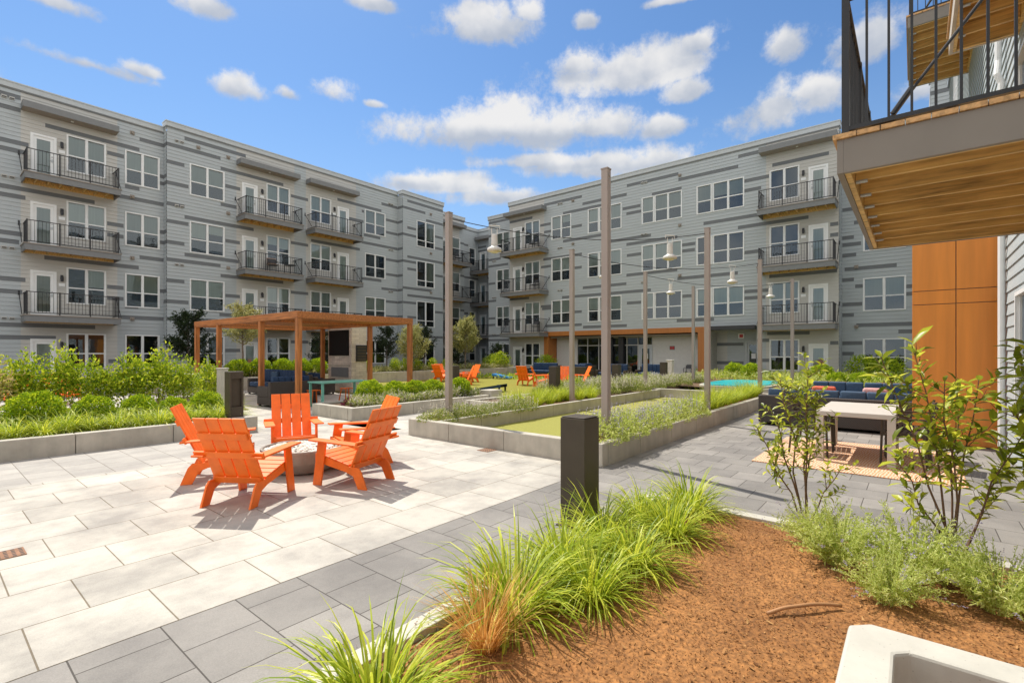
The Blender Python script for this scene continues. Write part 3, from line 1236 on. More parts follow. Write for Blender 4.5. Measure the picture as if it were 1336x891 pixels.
stA = [(2.0, 3.3, 10.9), (2.0, 3.25, 10.39), (3.84, 7.35, 11.92), (7.35, 8.4, 12.4), (6.05, 6.72, 11.38), (8.22, 8.4, 10.9), (8.22, 8.4, 10.39), (1, 3.05, 12.75), (1.2, 3.05, 12.2),
       (0, 5.58, 8.87), (0, 3.2, 8.43), (6.5, 8.4, 9.39), (6.75, 7.35, 9.9), (0, 3.1, 6.89), (0, 3.0, 6.38), (3.81, 7.32, 5.83), (7.35, 8.4, 6.37), (6.05, 6.7, 7.89), (6.05, 6.7, 7.35), (8.22, 8.4, 7.89), (8.22, 8.4, 7.35),
       (0, 3.2, 4.85), (0, 3.1, 4.35), (6.05, 6.7, 4.85), (6.75, 7.3, 3.9), (6.5, 8.4, 3.35), (0, 5.6, 2.78), (0, 4.2, 2.3), (6.05, 6.7, 4.3), (8.22, 8.4, 4.85), (8.22, 8.4, 1.75), (6.1, 6.7, 1.2)]
b = MB()
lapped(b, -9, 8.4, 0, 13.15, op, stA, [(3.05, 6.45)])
A.build(b, 'wall', SID)
parapet(A, -9, 8.4, 13.43, r=-0.02)
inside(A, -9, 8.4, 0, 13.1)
core(A, -9, 8.4, 0, 13.2, 0.75, 9)

B = Wall(left, (0, 30.08, 0), 0)
op = []
for i, z in enumerate(LF):
    op.append(window(B, 9.44, z - WH, 1.72, WH, 'double', [(0, 0), (0.6, 0.9), (0.5, 0.3), (0.56, 0.56)][i]))
    op.append(window(B, 13.47, z - WH, 1.43, WH, 'double', [(0, 0), (0.7, 0.56), (0.3, 0.4), (0.56, 0.56)][i]))
    op.append(window(B, 16.24, z - WH, 1.45, WH, 'double', [(0, 0), (0.56, 0.56), (0.56, 0.56), (1, 0.9)][i]))
    op.append(window(B, 20.31, z - WH, 1.73, WH, 'double', [(0, 0), (0.98, 0.98), (0.0, 0.0), (0.56, 0.7)][i]))
    op.append(door(B, 12.09, DH[i] - 2.08))
    op.append(door(B, 18.15, DH[i] - 2.08, handle_left=True))
    wall_lamp(B, 13.22, DH[i] - 0.42)
    wall_lamp(B, 17.93, DH[i] - 0.42)
    vent(B, 8.75, z + 0.95 if i == 3 else z + 0.62)
    vent(B, 22.3, z + 0.8 if i == 3 else z + 0.5)
    light_fixture(B, 11.35, z + 0.9 if i == 3 else z + 0.82)
    if DK[i]:
        balcony(B, 11.79, 3.4, DK[i])
        balcony(B, 15.95, 3.45, DK[i])
canopy(B, 11.79, 3.5, 12.35)
canopy(B, 15.95, 3.55, 12.35)
light_fixture(B, 9.85, 12.72)
stB = [(9.2, 12.3, 13.0), (8.4, 10.96, 12.5), (8.4, 9.2, 11.5), (8.4, 9.39, 10.5), (10.96, 14.5, 11.95), (11.2, 12, 11.0), (14.97, 16.1, 11.45), (18.16, 21.7, 11.95), (21.7, 23.15, 12.48), (22.1, 23.15, 11.43),
       (22.1, 23.15, 10.39), (20.2, 21.6, 9.92), (20.03, 23.15, 9.38), (22.1, 23.15, 8.39), (22.1, 23.15, 7.35), (20, 21.7, 6.85), (21.7, 23.15, 6.3), (22.1, 23.15, 5.3), (22.1, 23.15, 4.3), (16.3, 19.9, 2.75), (20, 21.7, 3.72),
       (8.4, 9.2, 9.43), (9.2, 12.74, 8.89), (8.4, 9.39, 8.4), (8.4, 9.2, 7.4), (9.2, 11.9, 6.88), (8.4, 10.96, 6.38), (10.96, 14.49, 5.87), (8.4, 9.2, 5.36), (11.21, 11.98, 7.89), (11.21, 11.98, 4.85), (8.4, 9.39, 4.34),
       (14.97, 16.1, 8.38), (14.97, 16.1, 5.33), (16.3, 19.9, 8.83), (10.96, 11.8, 9.9), (17.7, 18.1, 10.9), (19.0, 20.2, 10.9), (20.05, 20.25, 11.5), (10.9, 12.0, 3.8), (8.4, 9.4, 1.3), (11.2, 12, 1.8), (9.2, 12.7, 2.78), (8.4, 10.96, 3.3), (14.97, 16.1, 2.25)]
b = MB()
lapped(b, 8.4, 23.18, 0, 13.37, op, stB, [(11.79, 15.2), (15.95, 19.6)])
B.build(b, 'wall', SID)
parapet(B, 8.4, 23.18, 13.66, r=-0.05)
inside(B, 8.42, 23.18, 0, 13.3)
core(B, 8.42, 23.18, 0, 13.4, 0.75, 9)
Br = Wall(left, (8.4, 30.56, 0), R(-90))
b = MB()
lapped(b, 0.0, 0.48, 0, 13.37, [], [(0, 1, z) for z in (12.45, 10.9, 10.39, 7.89, 7.35, 4.85, 4.3)], [])
Br.build(b, 'wall', SID)

C = Wall(left, (0, 29.5, 0), 0)
op = []
for i, z in enumerate(LF):
    op.append(window(C, 24.49, z - 2.0, 1.83, 2.0, 'awning', [(0, 0), (0, 0), (0, 0.9), (0, 0.7)][i]))
    light_fixture(C, 25.9, z + 0.75)
stC = [(23.6, 27.2, 13.05), (23.18, 25.36, 12.5), (25.43, 27.2, 12.0), (23.6, 24.45, 10.98), (23.18, 24.45, 10.41), (26.35, 27.2, 10.88), (26.35, 27.2, 9.9), (23.6, 27.2, 8.91), (23.18, 24.45, 8.39),
       (26.35, 27.2, 7.8), (23.6, 24.45, 7.9), (23.18, 26, 6.4), (23.6, 27.2, 5.85), (26.35, 27.2, 4.8), (23.2, 24.45, 5.3), (23.6, 24.45, 4.3), (23.2, 25.4, 3.3), (25.4, 27.2, 2.8), (23.2, 24.4, 1.8)]
b = MB()
lapped(b, 23.18, 27.23, 0, 13.4, op, stC, [])
C.build(b, 'wall', SID)
parapet(C, 23.18, 27.23, 13.7)
inside(C, 23.2, 27.2, 0, 13.3)
core(C, 23.2, 27.22, 0, 13.45, 0.75, 9)
Cr = Wall(left, (23.18, 30.1, 0), R(-90))
b = MB()
lapped(b, 0.0, 0.6, 0, 13.4, [], [(0, 1, z) for z in (12.48, 11.43, 10.39, 9.38, 8.39, 7.35, 6.3, 5.3, 4.3)], [])
Cr.build(b, 'wall', SID)

W1 = Wall(left, (0, 31.35, 0), 0)
op = []
for i, z in enumerate(LF):
    op.append(window(W1, 29.95, z - WH, 1.0, WH, 'single'))
    op.append(door(W1, 28.55, DH[i] - 2.08))
    wall_lamp(W1, 29.65, DH[i] - 0.42)
    if DK[i]:
        balcony(W1, 27.95, 3.3, DK[i])
canopy(W1, 27.9, 3.3, 12.6)
b = MB()
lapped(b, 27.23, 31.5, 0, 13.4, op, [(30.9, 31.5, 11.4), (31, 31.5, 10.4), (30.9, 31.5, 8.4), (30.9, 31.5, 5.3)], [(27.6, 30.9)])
W1.build(b, 'wall', SID)
parapet(W1, 27.23, 31.5, 13.7)
inside(W1, 27.25, 31.4, 0, 13.3)
core(W1, 27.25, 31.48, 0, 13.45, 0.75, 9)
W2 = Wall(left, (0, 33.3, 0), 0)
op = []
for i, z in enumerate(LF):
    op.append(window(W2, 34.1, z - WH, 0.9, WH, 'single', (0, 0)))
b = MB()
lapped(b, 31.5, 35.4, 0, 13.4, op, [(31.5, 34, 11.9), (31.5, 35.4, 8.9), (33, 35.4, 6.4), (31.5, 34, 5.4)], [])
W2.build(b, 'wall', SID)
parapet(W2, 31.5, 35.4, 13.7, l=-0.05, r=-0.05)
inside(W2, 31.5, 35.4, 0, 13.3)
core(W2, 31.5, 36, 0, 13.45, 0.75, 9)

# ---------------------------------------------------------------- right wing (along +y, faces -x)
right = thing('apartment_building', 'grey four-storey apartment wing on the right with the orange-framed lobby front', 'building', (29.55, 13, 0))
RF = [2.31, 5.38, 8.42, 11.45]
RD = [2.05, 5.13, 8.2, 11.22]
RK = [None, 3.06, 6.12, 9.16]


def rx(v):
    return -v


D = Wall(right, (29.55, 0, 0), R(-90))
op = []
for i, z in enumerate(RF):
    dz = z - 1.68
    if i:
        op.append(window(D, -20.45, dz, 1.68, 1.68))
        op.append(window(D, -17.41, dz, 0.85, 1.68, 'single'))
        op.append(window(D, -16.53, dz, 1.66, 1.68))
        op.append(window(D, -13.46, dz, 0.82, 1.68, 'single'))
        op.append(window(D, -12.61, dz, 1.74, 1.68))
        op.append(window(D, -10.0, dz, 0.88, 1.68, 'single', [(0, 0), (0.5,), (0.0,), (0.56,)][i]))
        op.append(window(D, -9.08, dz, 1.72, 1.68, 'double', [(0, 0), (0.56, 0.56), (0.0, 0.0), (0.45, 0.5)][i]))
    op.append(window(D, -6.08, dz, 1.42, 1.68, 'double', [(0, 0), (0.56, 0.56), (0, 0), (0, 0)][i]))
    op.append(window(D, -22.9, dz, 1.4, 1.68, 'double', [(0, 0), (0.56, 0.56), (0.56, 0.56), (0.3, 0.5)][i]))
    op.append(door(D, -4.25, RD[i] - 2.08, handle_left=True))
    op.append(door(D, -24.05, RD[i] - 2.08))
    wall_lamp(D, -4.48, RD[i] - 0.4)
    wall_lamp(D, -23.05, RD[i] - 0.4)
    if RK[i]:
        balcony(D, -6.45, 3.48, RK[i])
        balcony(D, -24.42, 3.7, RK[i])
        light_fixture(D, -17.9 + 6.9, z + 0.9)
        vent(D, -19.9, z + 0.65 if i < 3 else z + 0.8)
        vent(D, -18.2 + 4.7, z + 0.65 if i < 3 else z + 0.9)
        light_fixture(D, -18.6, z + 0.85)
canopy(D, -6.5, 3.55, 12.35)
canopy(D, -24.6, 3.7, 12.05)
stD = [(17.89, 21.13, 12.46), (14.5, 17.85, 12.0), (11.1, 14.5, 12.54), (7.68, 11.1, 12.1), (10.9, 12.79, 11.6), (13.55, 14.8, 11.07), (13.5, 14.53, 10.59), (16.2, 19.46, 11.5), (20.53, 21.47, 11.02), (17.89, 18.75, 10.55), (20.5, 21.13, 10.55),
       (16.2, 19.46, 9.5), (11.16, 14.53, 8.59), (12.85, 16.15, 9.09), (17.89, 21.2, 8.55), (17.9, 18.8, 7.6), (10.07, 10.87, 8.15), (10.1, 10.87, 7.65), (11.16, 14.53, 6.59), (7.7, 11.16, 6.11), (14.53, 17.82, 6.11), (16.2, 19.54, 5.61), (12.85, 16.2, 5.61),
       (6.51, 7.68, 12.68), (3.35, 5.95, 11.66), (6.1, 7.36, 11.2), (6.5, 7.36, 10.72), (6.61, 9.39, 9.12), (4.25, 7.7, 8.65), (6.56, 7.36, 7.15), (3.0, 6.1, 5.72), (6.1, 7.36, 5.0), (6.3, 7.36, 4.55), (9.0, 11.2, 3.55), (20.5, 21.4, 8.0), (20.5, 21.3, 4.9), (17.9, 18.75, 4.5), (17.9, 21, 3.6),
       (2.95, 3.3, 8.1), (2.95, 3.3, 7.6), (4.2, 6.2, 2.6), (22.5, 24.4, 5.7), (22.2, 24.4, 11.8), (14.5, 17.8, 3.4), (13.5, 14.5, 8.0), (13.5, 14.5, 4.9), (10.1, 10.85, 5.0), (20.5, 21.4, 5.0), (7.3, 9.6, 9.12), (2.95, 3.3, 2.1), (6.1, 6.7, 2.2), (6.1, 6.7, 1.2)]
LOB = (-21.1, -1, -9.5, 3.12)
ALC = (-9.22, -1, -6.72, 2.86)
op += [LOB, ALC]
b = MB()
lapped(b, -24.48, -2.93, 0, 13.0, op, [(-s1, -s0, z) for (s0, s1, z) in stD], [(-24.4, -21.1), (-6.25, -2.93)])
D.build(b, 'wall', SID)
parapet(D, -24.48, -2.93, 13.27)
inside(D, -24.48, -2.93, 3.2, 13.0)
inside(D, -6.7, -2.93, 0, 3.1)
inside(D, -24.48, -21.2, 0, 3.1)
core(D, -24.46, -2.95, 3.13, 13.05, 0.75, 10)
core(D, -24.46, -21.12, 0, 3.12, 0.75, 10)
core(D, -9.48, -2.95, 0, 3.12, 1.35, 10)

# lobby: orange frame, glazing set back, side walls
lb = MB()
lb.box(-21.1, -0.06, 2.80, -9.5, 0.25, 3.12)
lb.box(-21.1, -0.058, -0.02, -20.72, 1.1, 2.798)
lb.box(-9.92, -0.058, -0.02, -9.5, 0.25, 2.798)
D.build(lb, 'orange_portal', M['portal'], 0.006)
s = MB()
s.box(-20.7, 0.255, 2.66, -9.5, 1.1, 2.74)
D.build(s, 'lobby_soffit', M['soffit'])
DI = Wall(right, (30.6, 0, 0), R(-90))
s = MB()
PALE = plain('pale_siding', (0.6, 0.59, 0.55), 0.7, 0.04)
lapped(s, -20.7, -18.9, 0, 2.7, [], [], [(-25, 0)])
DI.build(s, 'lobby_wall', [M['siding'], M['siding_dark'], PALE])
s = MB()
lapped(s, -13.2, -9.5, 0, 2.7, [], [], [(-25, 0)])
DI.build(s, 'lobby_wall', [M['siding'], M['siding_dark'], PALE])
sf = MB()
xs = [-18.9, -18.05, -17.15, -16.25, -15.55, -15.0, -14.2, -13.2]
for x in xs:
    sf.box(x - 0.03, -0.03, 0, x + 0.03, 0.06, 2.66)
for z in (0.05, 2.1, 2.62):
    sf.box(-18.87, -0.028, z - 0.03, -13.23, 0.055, z + 0.03)
sfo = DI.build(sf, 'storefront', M['siding_warm'])
sg = MB()
sg.face([(-18.9, 0.02, 0.05), (-13.2, 0.02, 0.05), (-13.2, 0.02, 2.62), (-18.9, 0.02, 2.62)])
put('storefront_glass', sg.data('storefront_glass', M['glass']), sfo)
cl = MB()
cl.box(-15.5, -0.3, 0, -15.15, -0.035, 2.66)
DI.build(cl, 'dark_column', M['black'])
cl = MB()
cl.box(-17.1 + 0.9, -0.2, 0, -16.0, -0.035, 2.66)
DI.build(cl, 'dark_column', M['black'])
door(DI, -14.15, 0, 0.95, 2.1, True, True)
lr = MB()
lr.box(-21.1, 3.4, 0, -9.5, 3.45, 3.1)
lr.box(-21.1, 0.1, -0.01, -9.5, 3.4, 0.01)
DI.build(lr, 'lobby_room', M['interior'])
sn = MB()
sn.box(-12.05, -0.035, 1.78, -11.72, -0.022, 2.02, 0)
sn.box(-12.02, -0.038, 1.81, -11.90, -0.0355, 1.99, 1)
sn.box(-11.87, -0.038, 1.81, -11.75, -0.0355, 1.99, 1)
DI.build(sn, 'wall_sign', [M['siding_dark'], M['red']])
# door alcove beside the lobby under a flat black awning
aw = MB()
aw.box(-9.3, -0.7, 2.88, -6.66, 0.0, 3.1)
D.build(aw, 'awning', M['black'], 0.006)
AL = Wall(right, (30.75, 0, 0), R(-90))
s = MB()
o2 = [door(AL, -7.6, 0, 0.9, 2.28, True, True)]
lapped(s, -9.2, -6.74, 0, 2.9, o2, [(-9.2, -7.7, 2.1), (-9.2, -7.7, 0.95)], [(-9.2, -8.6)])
AL.build(s, 'alcove_wall', SID)
s = MB()
s.box(-9.2, 0.12, 2.86, -6.74, 1.2, 2.95)
s.box(-9.24, 0.02, 0, -9.2, 1.2, 2.86)
s.box(-6.74, 0.02, 0, -6.7, 1.2, 2.86)
D.build(s, 'alcove_soffit', M['siding_warm'])
s = MB()
s.box(-7.98, -0.06, 2.42, -7.66, -0.02, 2.72, 0)
s.box(-7.92, -0.064, 2.48, -7.72, -0.061, 2.66, 1)
AL.build(s, 'door_sign', [M['paper'], M['red']])
s = MB()
s.box(-7.28, -0.012, 1.25, -7.05, -0.008, 1.55)
AL.build(s, 'door_notice', M['paper'])
s = MB()
s.box(-13.75, -0.032, 1.2, -13.5, -0.02, 1.55)
DI.build(s, 'door_notice', M['paper'])

D1 = Wall(right, (30.8, 0, 0), R(-90))
op = []
for i, z in enumerate(RF):
    op.append(window(D1, -26.85, z - 1.66, 1.4, 1.68, 'double', (0.56, 0.56) if i else (0, 0)))
    vent(D1, -27.3, z + 0.75)
b = MB()
lapped(b, -27.75, -24.4, 0, 12.75, op, [(-27.75, -25.4, 12.4), (-27.75, -27, 11.4), (-27.75, -27.1, 10.3), (-27.75, -26.4, 9.3), (-27.75, -27, 8.8), (-27.75, -25.6, 8.9), (-27.75, -27, 7.3), (-27.75, -26.9, 5.9), (-27.75, -27, 4.4), (-27.75, -27, 3.9), (-27.75, -25, 3.0), (-27.75, -25, 2.6), (-27.75, -27, 0.8)], [])
D1.build(b, 'wall', SID)
parapet(D1, -27.75, -24.5, 13.0)
inside(D1, -27.7, -24.4, 0, 12.7)
core(D1, -27.73, -24.4, 0, 12.8, 0.75, 10)
E_ = Wall(right, (30.75, 0, 0), R(-90))
op = []
for i, z in enumerate(RF):
    op.append(window(E_, -2.02, z - 1.68, 1.72, 1.68, 'double', [(0, 0), (0.98, 0.98), (0, 0), (0.56, 0.56)][i]))
    light_fixture(E_, -2.3, z + 0.62)
b = MB()
stE = [(-2.8, -0.66, 5.94), (-2.35, -1.9, 4.96), (-2.9, -2.05, 4.03), (-2.3, 0, 3.05), (-2.9, -2.4, 5.45), (-2.9, -2.4, 3.5), (-0.6, 0.2, 2.6), (-2.9, -2.05, 2.1), (-2.9, -2.4, 1.6), (-2.9, -2.1, 7.1), (-2.9, -2.3, 6.6), (-2.9, -1.5, 9.0), (-0.3, 0.2, 4.9), (-0.3, 0.2, 4.45), (-2.4, -1.2, 8.2), (-2.9, -2.4, 7.6)]
lapped(b, -2.93, 0.6, 0, 13.0, op, stE, [])
lapped(b, 0.6, 4.0, 0, 14.5, [], [(0.6, 3, 13.9), (0.6, 3, 12.6)], [])
E_.build(b, 'wall', SID)
parapet(E_, -2.93, 0.6, 13.27, l=-0.05)
parapet(E_, 0.6, 4.0, 14.8)
inside(E_, -2.9, 0.6, 0, 13)
core(E_, -2.9, 0.6, 0, 13.05, 0.75, 10)
core(E_, 0.6, 4.0, 0, 14.5, 0.75, 10)
Er = Wall(right, (29.55, 2.93, 0), 0)
b = MB()
lapped(b, 0.0, 1.2, 0, 13.0, [], [], [])
Er.build(b, 'wall', SID)
W3 = Wall(right, (35.4, 0, 0), R(-90))
op = []
for i, z in enumerate(LF):
    op.append(door(W3, -33.05, DH[i] - 2.08))
    op.append(window(W3, -31.4, z - WH, 1.4, WH, 'double', (0, 0)))
    if DK[i]:
        balcony(W3, -33.3, 3.3, DK[i])
canopy(W3, -33.2, 3.3, 12.55)
b = MB()
lapped(b, -33.3, -27.8, 0, 13.4, op, [(-33.3, -32.2, 12.0), (-33.3, -28, 11.6), (-32, -28, 8.9)], [])
W3.build(b, 'wall', SID)
parapet(W3, -33.3, -27.8, 13.7, l=-0.05)
inside(W3, -33.3, -27.8, 0, 13.3)
core(W3, -33.3, -27.8, 0, 13.45, 0.75, 8)

# ---------------------------------------------------------------- near building on the right, faces +y
near = thing('apartment_building', 'apartment wing close at the right edge with cedar-bottomed balconies and an orange panel', 'building', (9, -1.15, 0))
N = Wall(near, (0, -1.15, 0), R(180))
op = [window(N, -9.95, 0.75, 1.7, 1.7, 'double', (0, 0)), window(N, -9.95, 4.0, 1.7, 1.7, 'double', (0, 0)), window(N, -20, 0.75, 1.7, 1.7), window(N, -20, 4.0, 1.7, 1.7),
      door(N, -7.0, 3.26), door(N, -7.0, 6.3), window(N, -5.9, 3.8, 1.45, 1.69), window(N, -24, 7, 1.7, 1.7), window(N, -24, 10.1, 1.7, 1.7), window(N, -5.9, 6.95, 1.45, 1.69)]
b = MB()
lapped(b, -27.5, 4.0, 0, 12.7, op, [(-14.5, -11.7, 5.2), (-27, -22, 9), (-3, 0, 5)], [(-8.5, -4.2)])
N.build(b, 'wall', SID)
parapet(N, -27.5, 4.0, 13.0)
inside(N, -27.5, 4.0, 0, 12.6)
core(N, -27.5, 4.0, 0, 12.7, 0.75, 9)
# downpipe
b = MB()
b.tube([(-11.02, -0.07, 0.1), (-11.02, -0.07, 5.9), (-11.02, -0.12, 6.05), (-11.1, -0.1, 6.3), (-11.1, -0.1, 12.5)], 0.045, 10)
N.build(b, 'downpipe', M['trim'])
# orange clad fin: panels with open joints on a dark backing
b = MB()
b.box(-13.2, -1.15, 0, -11.38, -0.02, 4.3)
N.build(b, 'portal_core', M['siding_dark'])
b = MB()
for (y0, y1) in ((-1.175, -0.600), (-0.588, -0.022)):
    for (z0, z1) in ((0.02, 2.44), (2.452, 2.68), (2.692, 4.3)):
        b.box(-11.377, y0, z0, -11.352, y1, z1)
b.box(-13.2, -1.177, 0.02, -11.38, -1.153, 4.3)
N.build(b, 'orange_cladding', M['orange_panel'], 0.002)


def near_balcony(x0, x1, dep, z, fas=None, det=True):
    """deck from x0 to x1 (world x), sticking out dep from the wall; z is the walking surface"""
    w = x1 - x0
    d, jo, ra, cp = MB(), MB(), MB(), MB()
    ros = []
    F = 0.30
    d.box(0, -dep, -F, w, -dep + 0.04, -0.05)
    d.box(0, -dep + 0.041, -F, 0.04, 0, -0.05)
    d.box(w - 0.04, -dep + 0.041, -F, w, 0, -0.05)
    cp.box(-0.025, -dep - 0.025, -0.048, w + 0.025, -dep + 0.12, -0.012)
    k = int(dep / 0.14)
    for i in range(k):
        y = -dep + 0.122 + i * 0.14
        cp.box(-0.02, y + 0.003, -0.047, w + 0.02, min(y + 0.137, -0.005), -0.013)
    # doubled rim inside the fascia, then joists running out from the wall
    jo.box(0.042, -dep + 0.042, -F + 0.008, w - 0.042, -dep + 0.08, -0.05)
    jo.box(0.043, -dep + 0.083, -F + 0.006, 0.085, -0.01, -0.05)
    jo.box(w - 0.085, -dep + 0.083, -F + 0.006, w - 0.043, -0.01, -0.05)
    jo.box(0.09, -0.05, -F + 0.02, w - 0.09, -0.012, -0.05)
    n = max(4, int(w / 0.40))
    for i in range(1, n):
        x = w * i / n
        jo.box(x - 0.019, -dep + 0.083, -F + 0.045, x + 0.019, -0.053, -0.05)
        if det:
            cp.box(x - 0.026, -dep + 0.0835, -F + 0.03, x + 0.026, -dep + 0.16, -F + 0.043, 1)
    H = 1.05
    a0, a1, y = 0.05, w - 0.05, -dep + 0.05
    for px in (a0, w / 3, 2 * w / 3, a1):
        ra.box(px - 0.024, y - 0.024, -0.01, px + 0.024, y + 0.024, H)
    for px in (a0, a1):
        ra.box(px - 0.024, -0.07, -0.01, px + 0.024, -0.02, H)
    for z_ in (0.035, H - 0.03):
        ra.box(a0, y - 0.02, z_ - 0.016, a1, y + 0.02, z_ + 0.016)
        for xx in (a0, a1):
            ra.box(xx - 0.02, y, z_ - 0.0155, xx + 0.02, -0.02, z_ + 0.0155)
    for (L, fn) in ((a1 - a0, lambda t: (a0 + t, y)), (-y, lambda t: (a0, y + t)), (-y, lambda t: (a1, y + t))):
        k = int(L / 0.125)
        for i in range(1, k):
            px, py = fn(L * i / k)
            ra.box(px - 0.008, py - 0.008, 0.03, px + 0.008, py + 0.008, H - 0.04)
    for xx in (w - 0.13,):
        ro = MB()
        ros.append(ro)
        ro.tube([(xx, -0.02, 1.75), (xx, -dep + 0.28, 0.03)], 0.011, 8)
        ro.tube([(xx, -dep + 0.28 + 0.16, 0.26), (xx, -dep + 0.28 + 0.05, 0.10)], 0.021, 8)
        ro.box(xx - 0.02, -dep + 0.2, -0.01, xx + 0.02, -dep + 0.34, 0.06)
    o = N.put('balcony', d.data('balcony', fas or M['taupe']), -x1, 0, z)
    put('deck_boards', cp.data('deck_boards', [M['cedar_x'], M['cap']]), o)
    put('joists', jo.data('joists', M['cedar']), o)
    put('railing', ra.data('railing', M['black']), o)
    for q in ros:
        put('tie_rod', q.data('tie_rod', M['black']), o)
    return o


near_balcony(4.42, 7.98, 1.60, 3.245)
near_balcony(6.2, 9.8, 0.75, 6.33, plain('weathered_fascia', (0.52, 0.45, 0.37), 0.7))
near_balcony(14.7, 18.1, 1.27, 9.45)
near_balcony(14.7, 18.1, 1.27, 12.4)


# ================================================================== PERGOLA AND ITS ROOM
pg = thing('pergola', 'orange-brown flat-roofed pergola over the lounge seats', 'pergola', (8.8, 17.15, 0))


def pgb(mb, name, mat, bevel=0.006):
    return mb.build(name, mat, pg, (-8.8, -17.15, 0), 0, bevel)


PX = (6.84, 10.75)
PV = (13.3, 15.6, 18.9, 21.0)
for x in PX:
    for y in PV:
        b = MB()
        b.box(x - 0.07, y - 0.07, 0, x + 0.07, y + 0.07, 2.56)
        b.box(x - 0.1, y - 0.1, 0.0, x + 0.1, y + 0.1, 0.012)
        pgb(b, 'post', M['pergola'])
b = MB()
for x in PX:
    b.box(x - 0.075, 13.225, 2.562, x + 0.075, 21.075, 2.76)
for y in PV:
    b.box(PX[0] + 0.076, y - 0.075, 2.565, PX[1] - 0.076, y + 0.075, 2.757)
pgb(b, 'roof_beam', M['pergola_x'])
b = MB()
n = 38
for i in range(n):
    y = 13.42 + (20.88 - 13.42) * i / (n - 1)
    if any(abs(y - q) < 0.13 for q in PV):
        continue
    b.bar((PX[0] + 0.078, y, 2.67), (PX[1] - 0.078, y, 2.67), 0.16, 0.022, (0, 0.35, 1))
pgb(b, 'roof_louvre', M['pergola_x'], 0)

tw = thing('fireplace_tower', 'pale ledgestone fireplace tower with a black television on it', 'fireplace', (11.35, 18.05, 0))
b = MB()
b.box(11.0, 17.2, 0, 11.7, 18.9, 2.66)
b.box(10.97, 17.17, 2.661, 11.73, 18.93, 2.72)
b.build('tower', M['stone'], tw, (-11.35, -18.05, 0), 0, 0.01)
b = MB()
b.box(10.93, 17.36, 1.48, 10.998, 18.74, 2.5)
b.build('television', M['tv'], tw, (-11.35, -18.05, 0), 0, 0.01)
b = MB()
b.box(10.985, 17.4, 0.62, 10.998, 18.65, 1.0, 0)
b.box(10.97, 17.35, 0.58, 10.999, 18.7, 0.618, 1)
b.box(10.96, 17.3, 1.06, 10.999, 18.75, 1.1, 1)
b.build('firebox', [M['siding_dark'], M['concrete']], tw, (-11.35, -18.05, 0))
b = MB()
b.box(11.2, 17.15, 1.25, 11.66, 17.198, 1.9, 0)
for k in range(5):
    b.box(11.23, 17.13, 1.3 + k * 0.12, 11.63, 17.149, 1.36 + k * 0.12, 1)
b.build('vent_grille', [M['black'], M['bronze']], tw, (-11.35, -18.05, 0))


def cushion(mb, x0, y0, z0, x1, y1, z1):
    mb.box(x0, y0, z0, x1, y1, z1)


def sofa(name, label, loc, rz, w, dep=0.85, h=0.78, body='wicker', cush='navy', group=None, seat_h=0.42, pillows=()):
    """local: seat faces -y, centre at the base"""
    t = thing(name, label, 'sofa', loc, rz, group)
    b = MB()
    b.box(-w / 2, -dep / 2, 0.06, w / 2, dep / 2, seat_h - 0.13)
    b.box(-w / 2, dep / 2 - 0.14, seat_h - 0.128, w / 2, dep / 2, h - 0.06)
    b.box(-w / 2, -dep / 2, seat_h - 0.128, -w / 2 + 0.14, dep / 2 - 0.142, 0.60)
    b.box(w / 2 - 0.14, -dep / 2, seat_h - 0.128, w / 2, dep / 2 - 0.142, 0.60)
    b.build('frame', M[body], t, bevel=0.015)
    f = MB()
    for sx in (-1, 1):
        for sy in (-1, 1):
            f.box(sx * (w / 2 - 0.06) - 0.03, sy * (dep / 2 - 0.06) - 0.03, 0, sx * (w / 2 - 0.06) + 0.03, sy * (dep / 2 - 0.06) + 0.03, 0.06)
    f.build('foot', M['black'], t)
    n = max(1, round((w - 0.28) / (0.68 if cush == 'navy' else 1.3)))
    cw = (w - 0.30) / n
    for i in range(n):
        x0 = -w / 2 + 0.15 + i * cw
        c = MB()
        c.box(x0 + 0.006, -dep / 2 + 0.01, seat_h - 0.12, x0 + cw - 0.006, dep / 2 - 0.15, seat_h + 0.05)
        c.build('seat_cushion', M[cush], t, bevel=0.045, seg=3, smooth=True)
        c = MB()
        m_ = 3
        for k in range(m_):
            a0 = x0 + 0.008 + (cw - 0.016) * k / m_
            c.prism([(-0.0, 0), (0.19, 0), (0.16, h - seat_h + 0.03), (0.02, h - seat_h + 0.03)], a0, a0 + (cw - 0.016) / m_ - 0.004)
        # prism is x,z extruded on y: turn it so that x is depth
        c.v = [(y, dep / 2 - 0.15 - 0.19 + x, z + seat_h + 0.055) for (x, y, z) in c.v]
        c.build('back_cushion', M[cush], t, bevel=0.035, seg=3, smooth=True)
    for (px, mat) in pillows:
        c = MB()
        c.box(px - 0.22, -0.02, seat_h + 0.06, px + 0.22, 0.12, seat_h + 0.46)
        p = tag(c.build('throw_pillow', M[mat], None, (0, 0, 0), 0, 0.05, True, 3), PILLOW.get((label, mat), 'soft throw pillow leaning on the cushions of an outdoor sofa'), 'pillow')
        m4 = Matrix.Translation(Vector(loc)) @ Matrix.Rotation(rz, 4, 'Z')
        p.matrix_world = m4
    return t


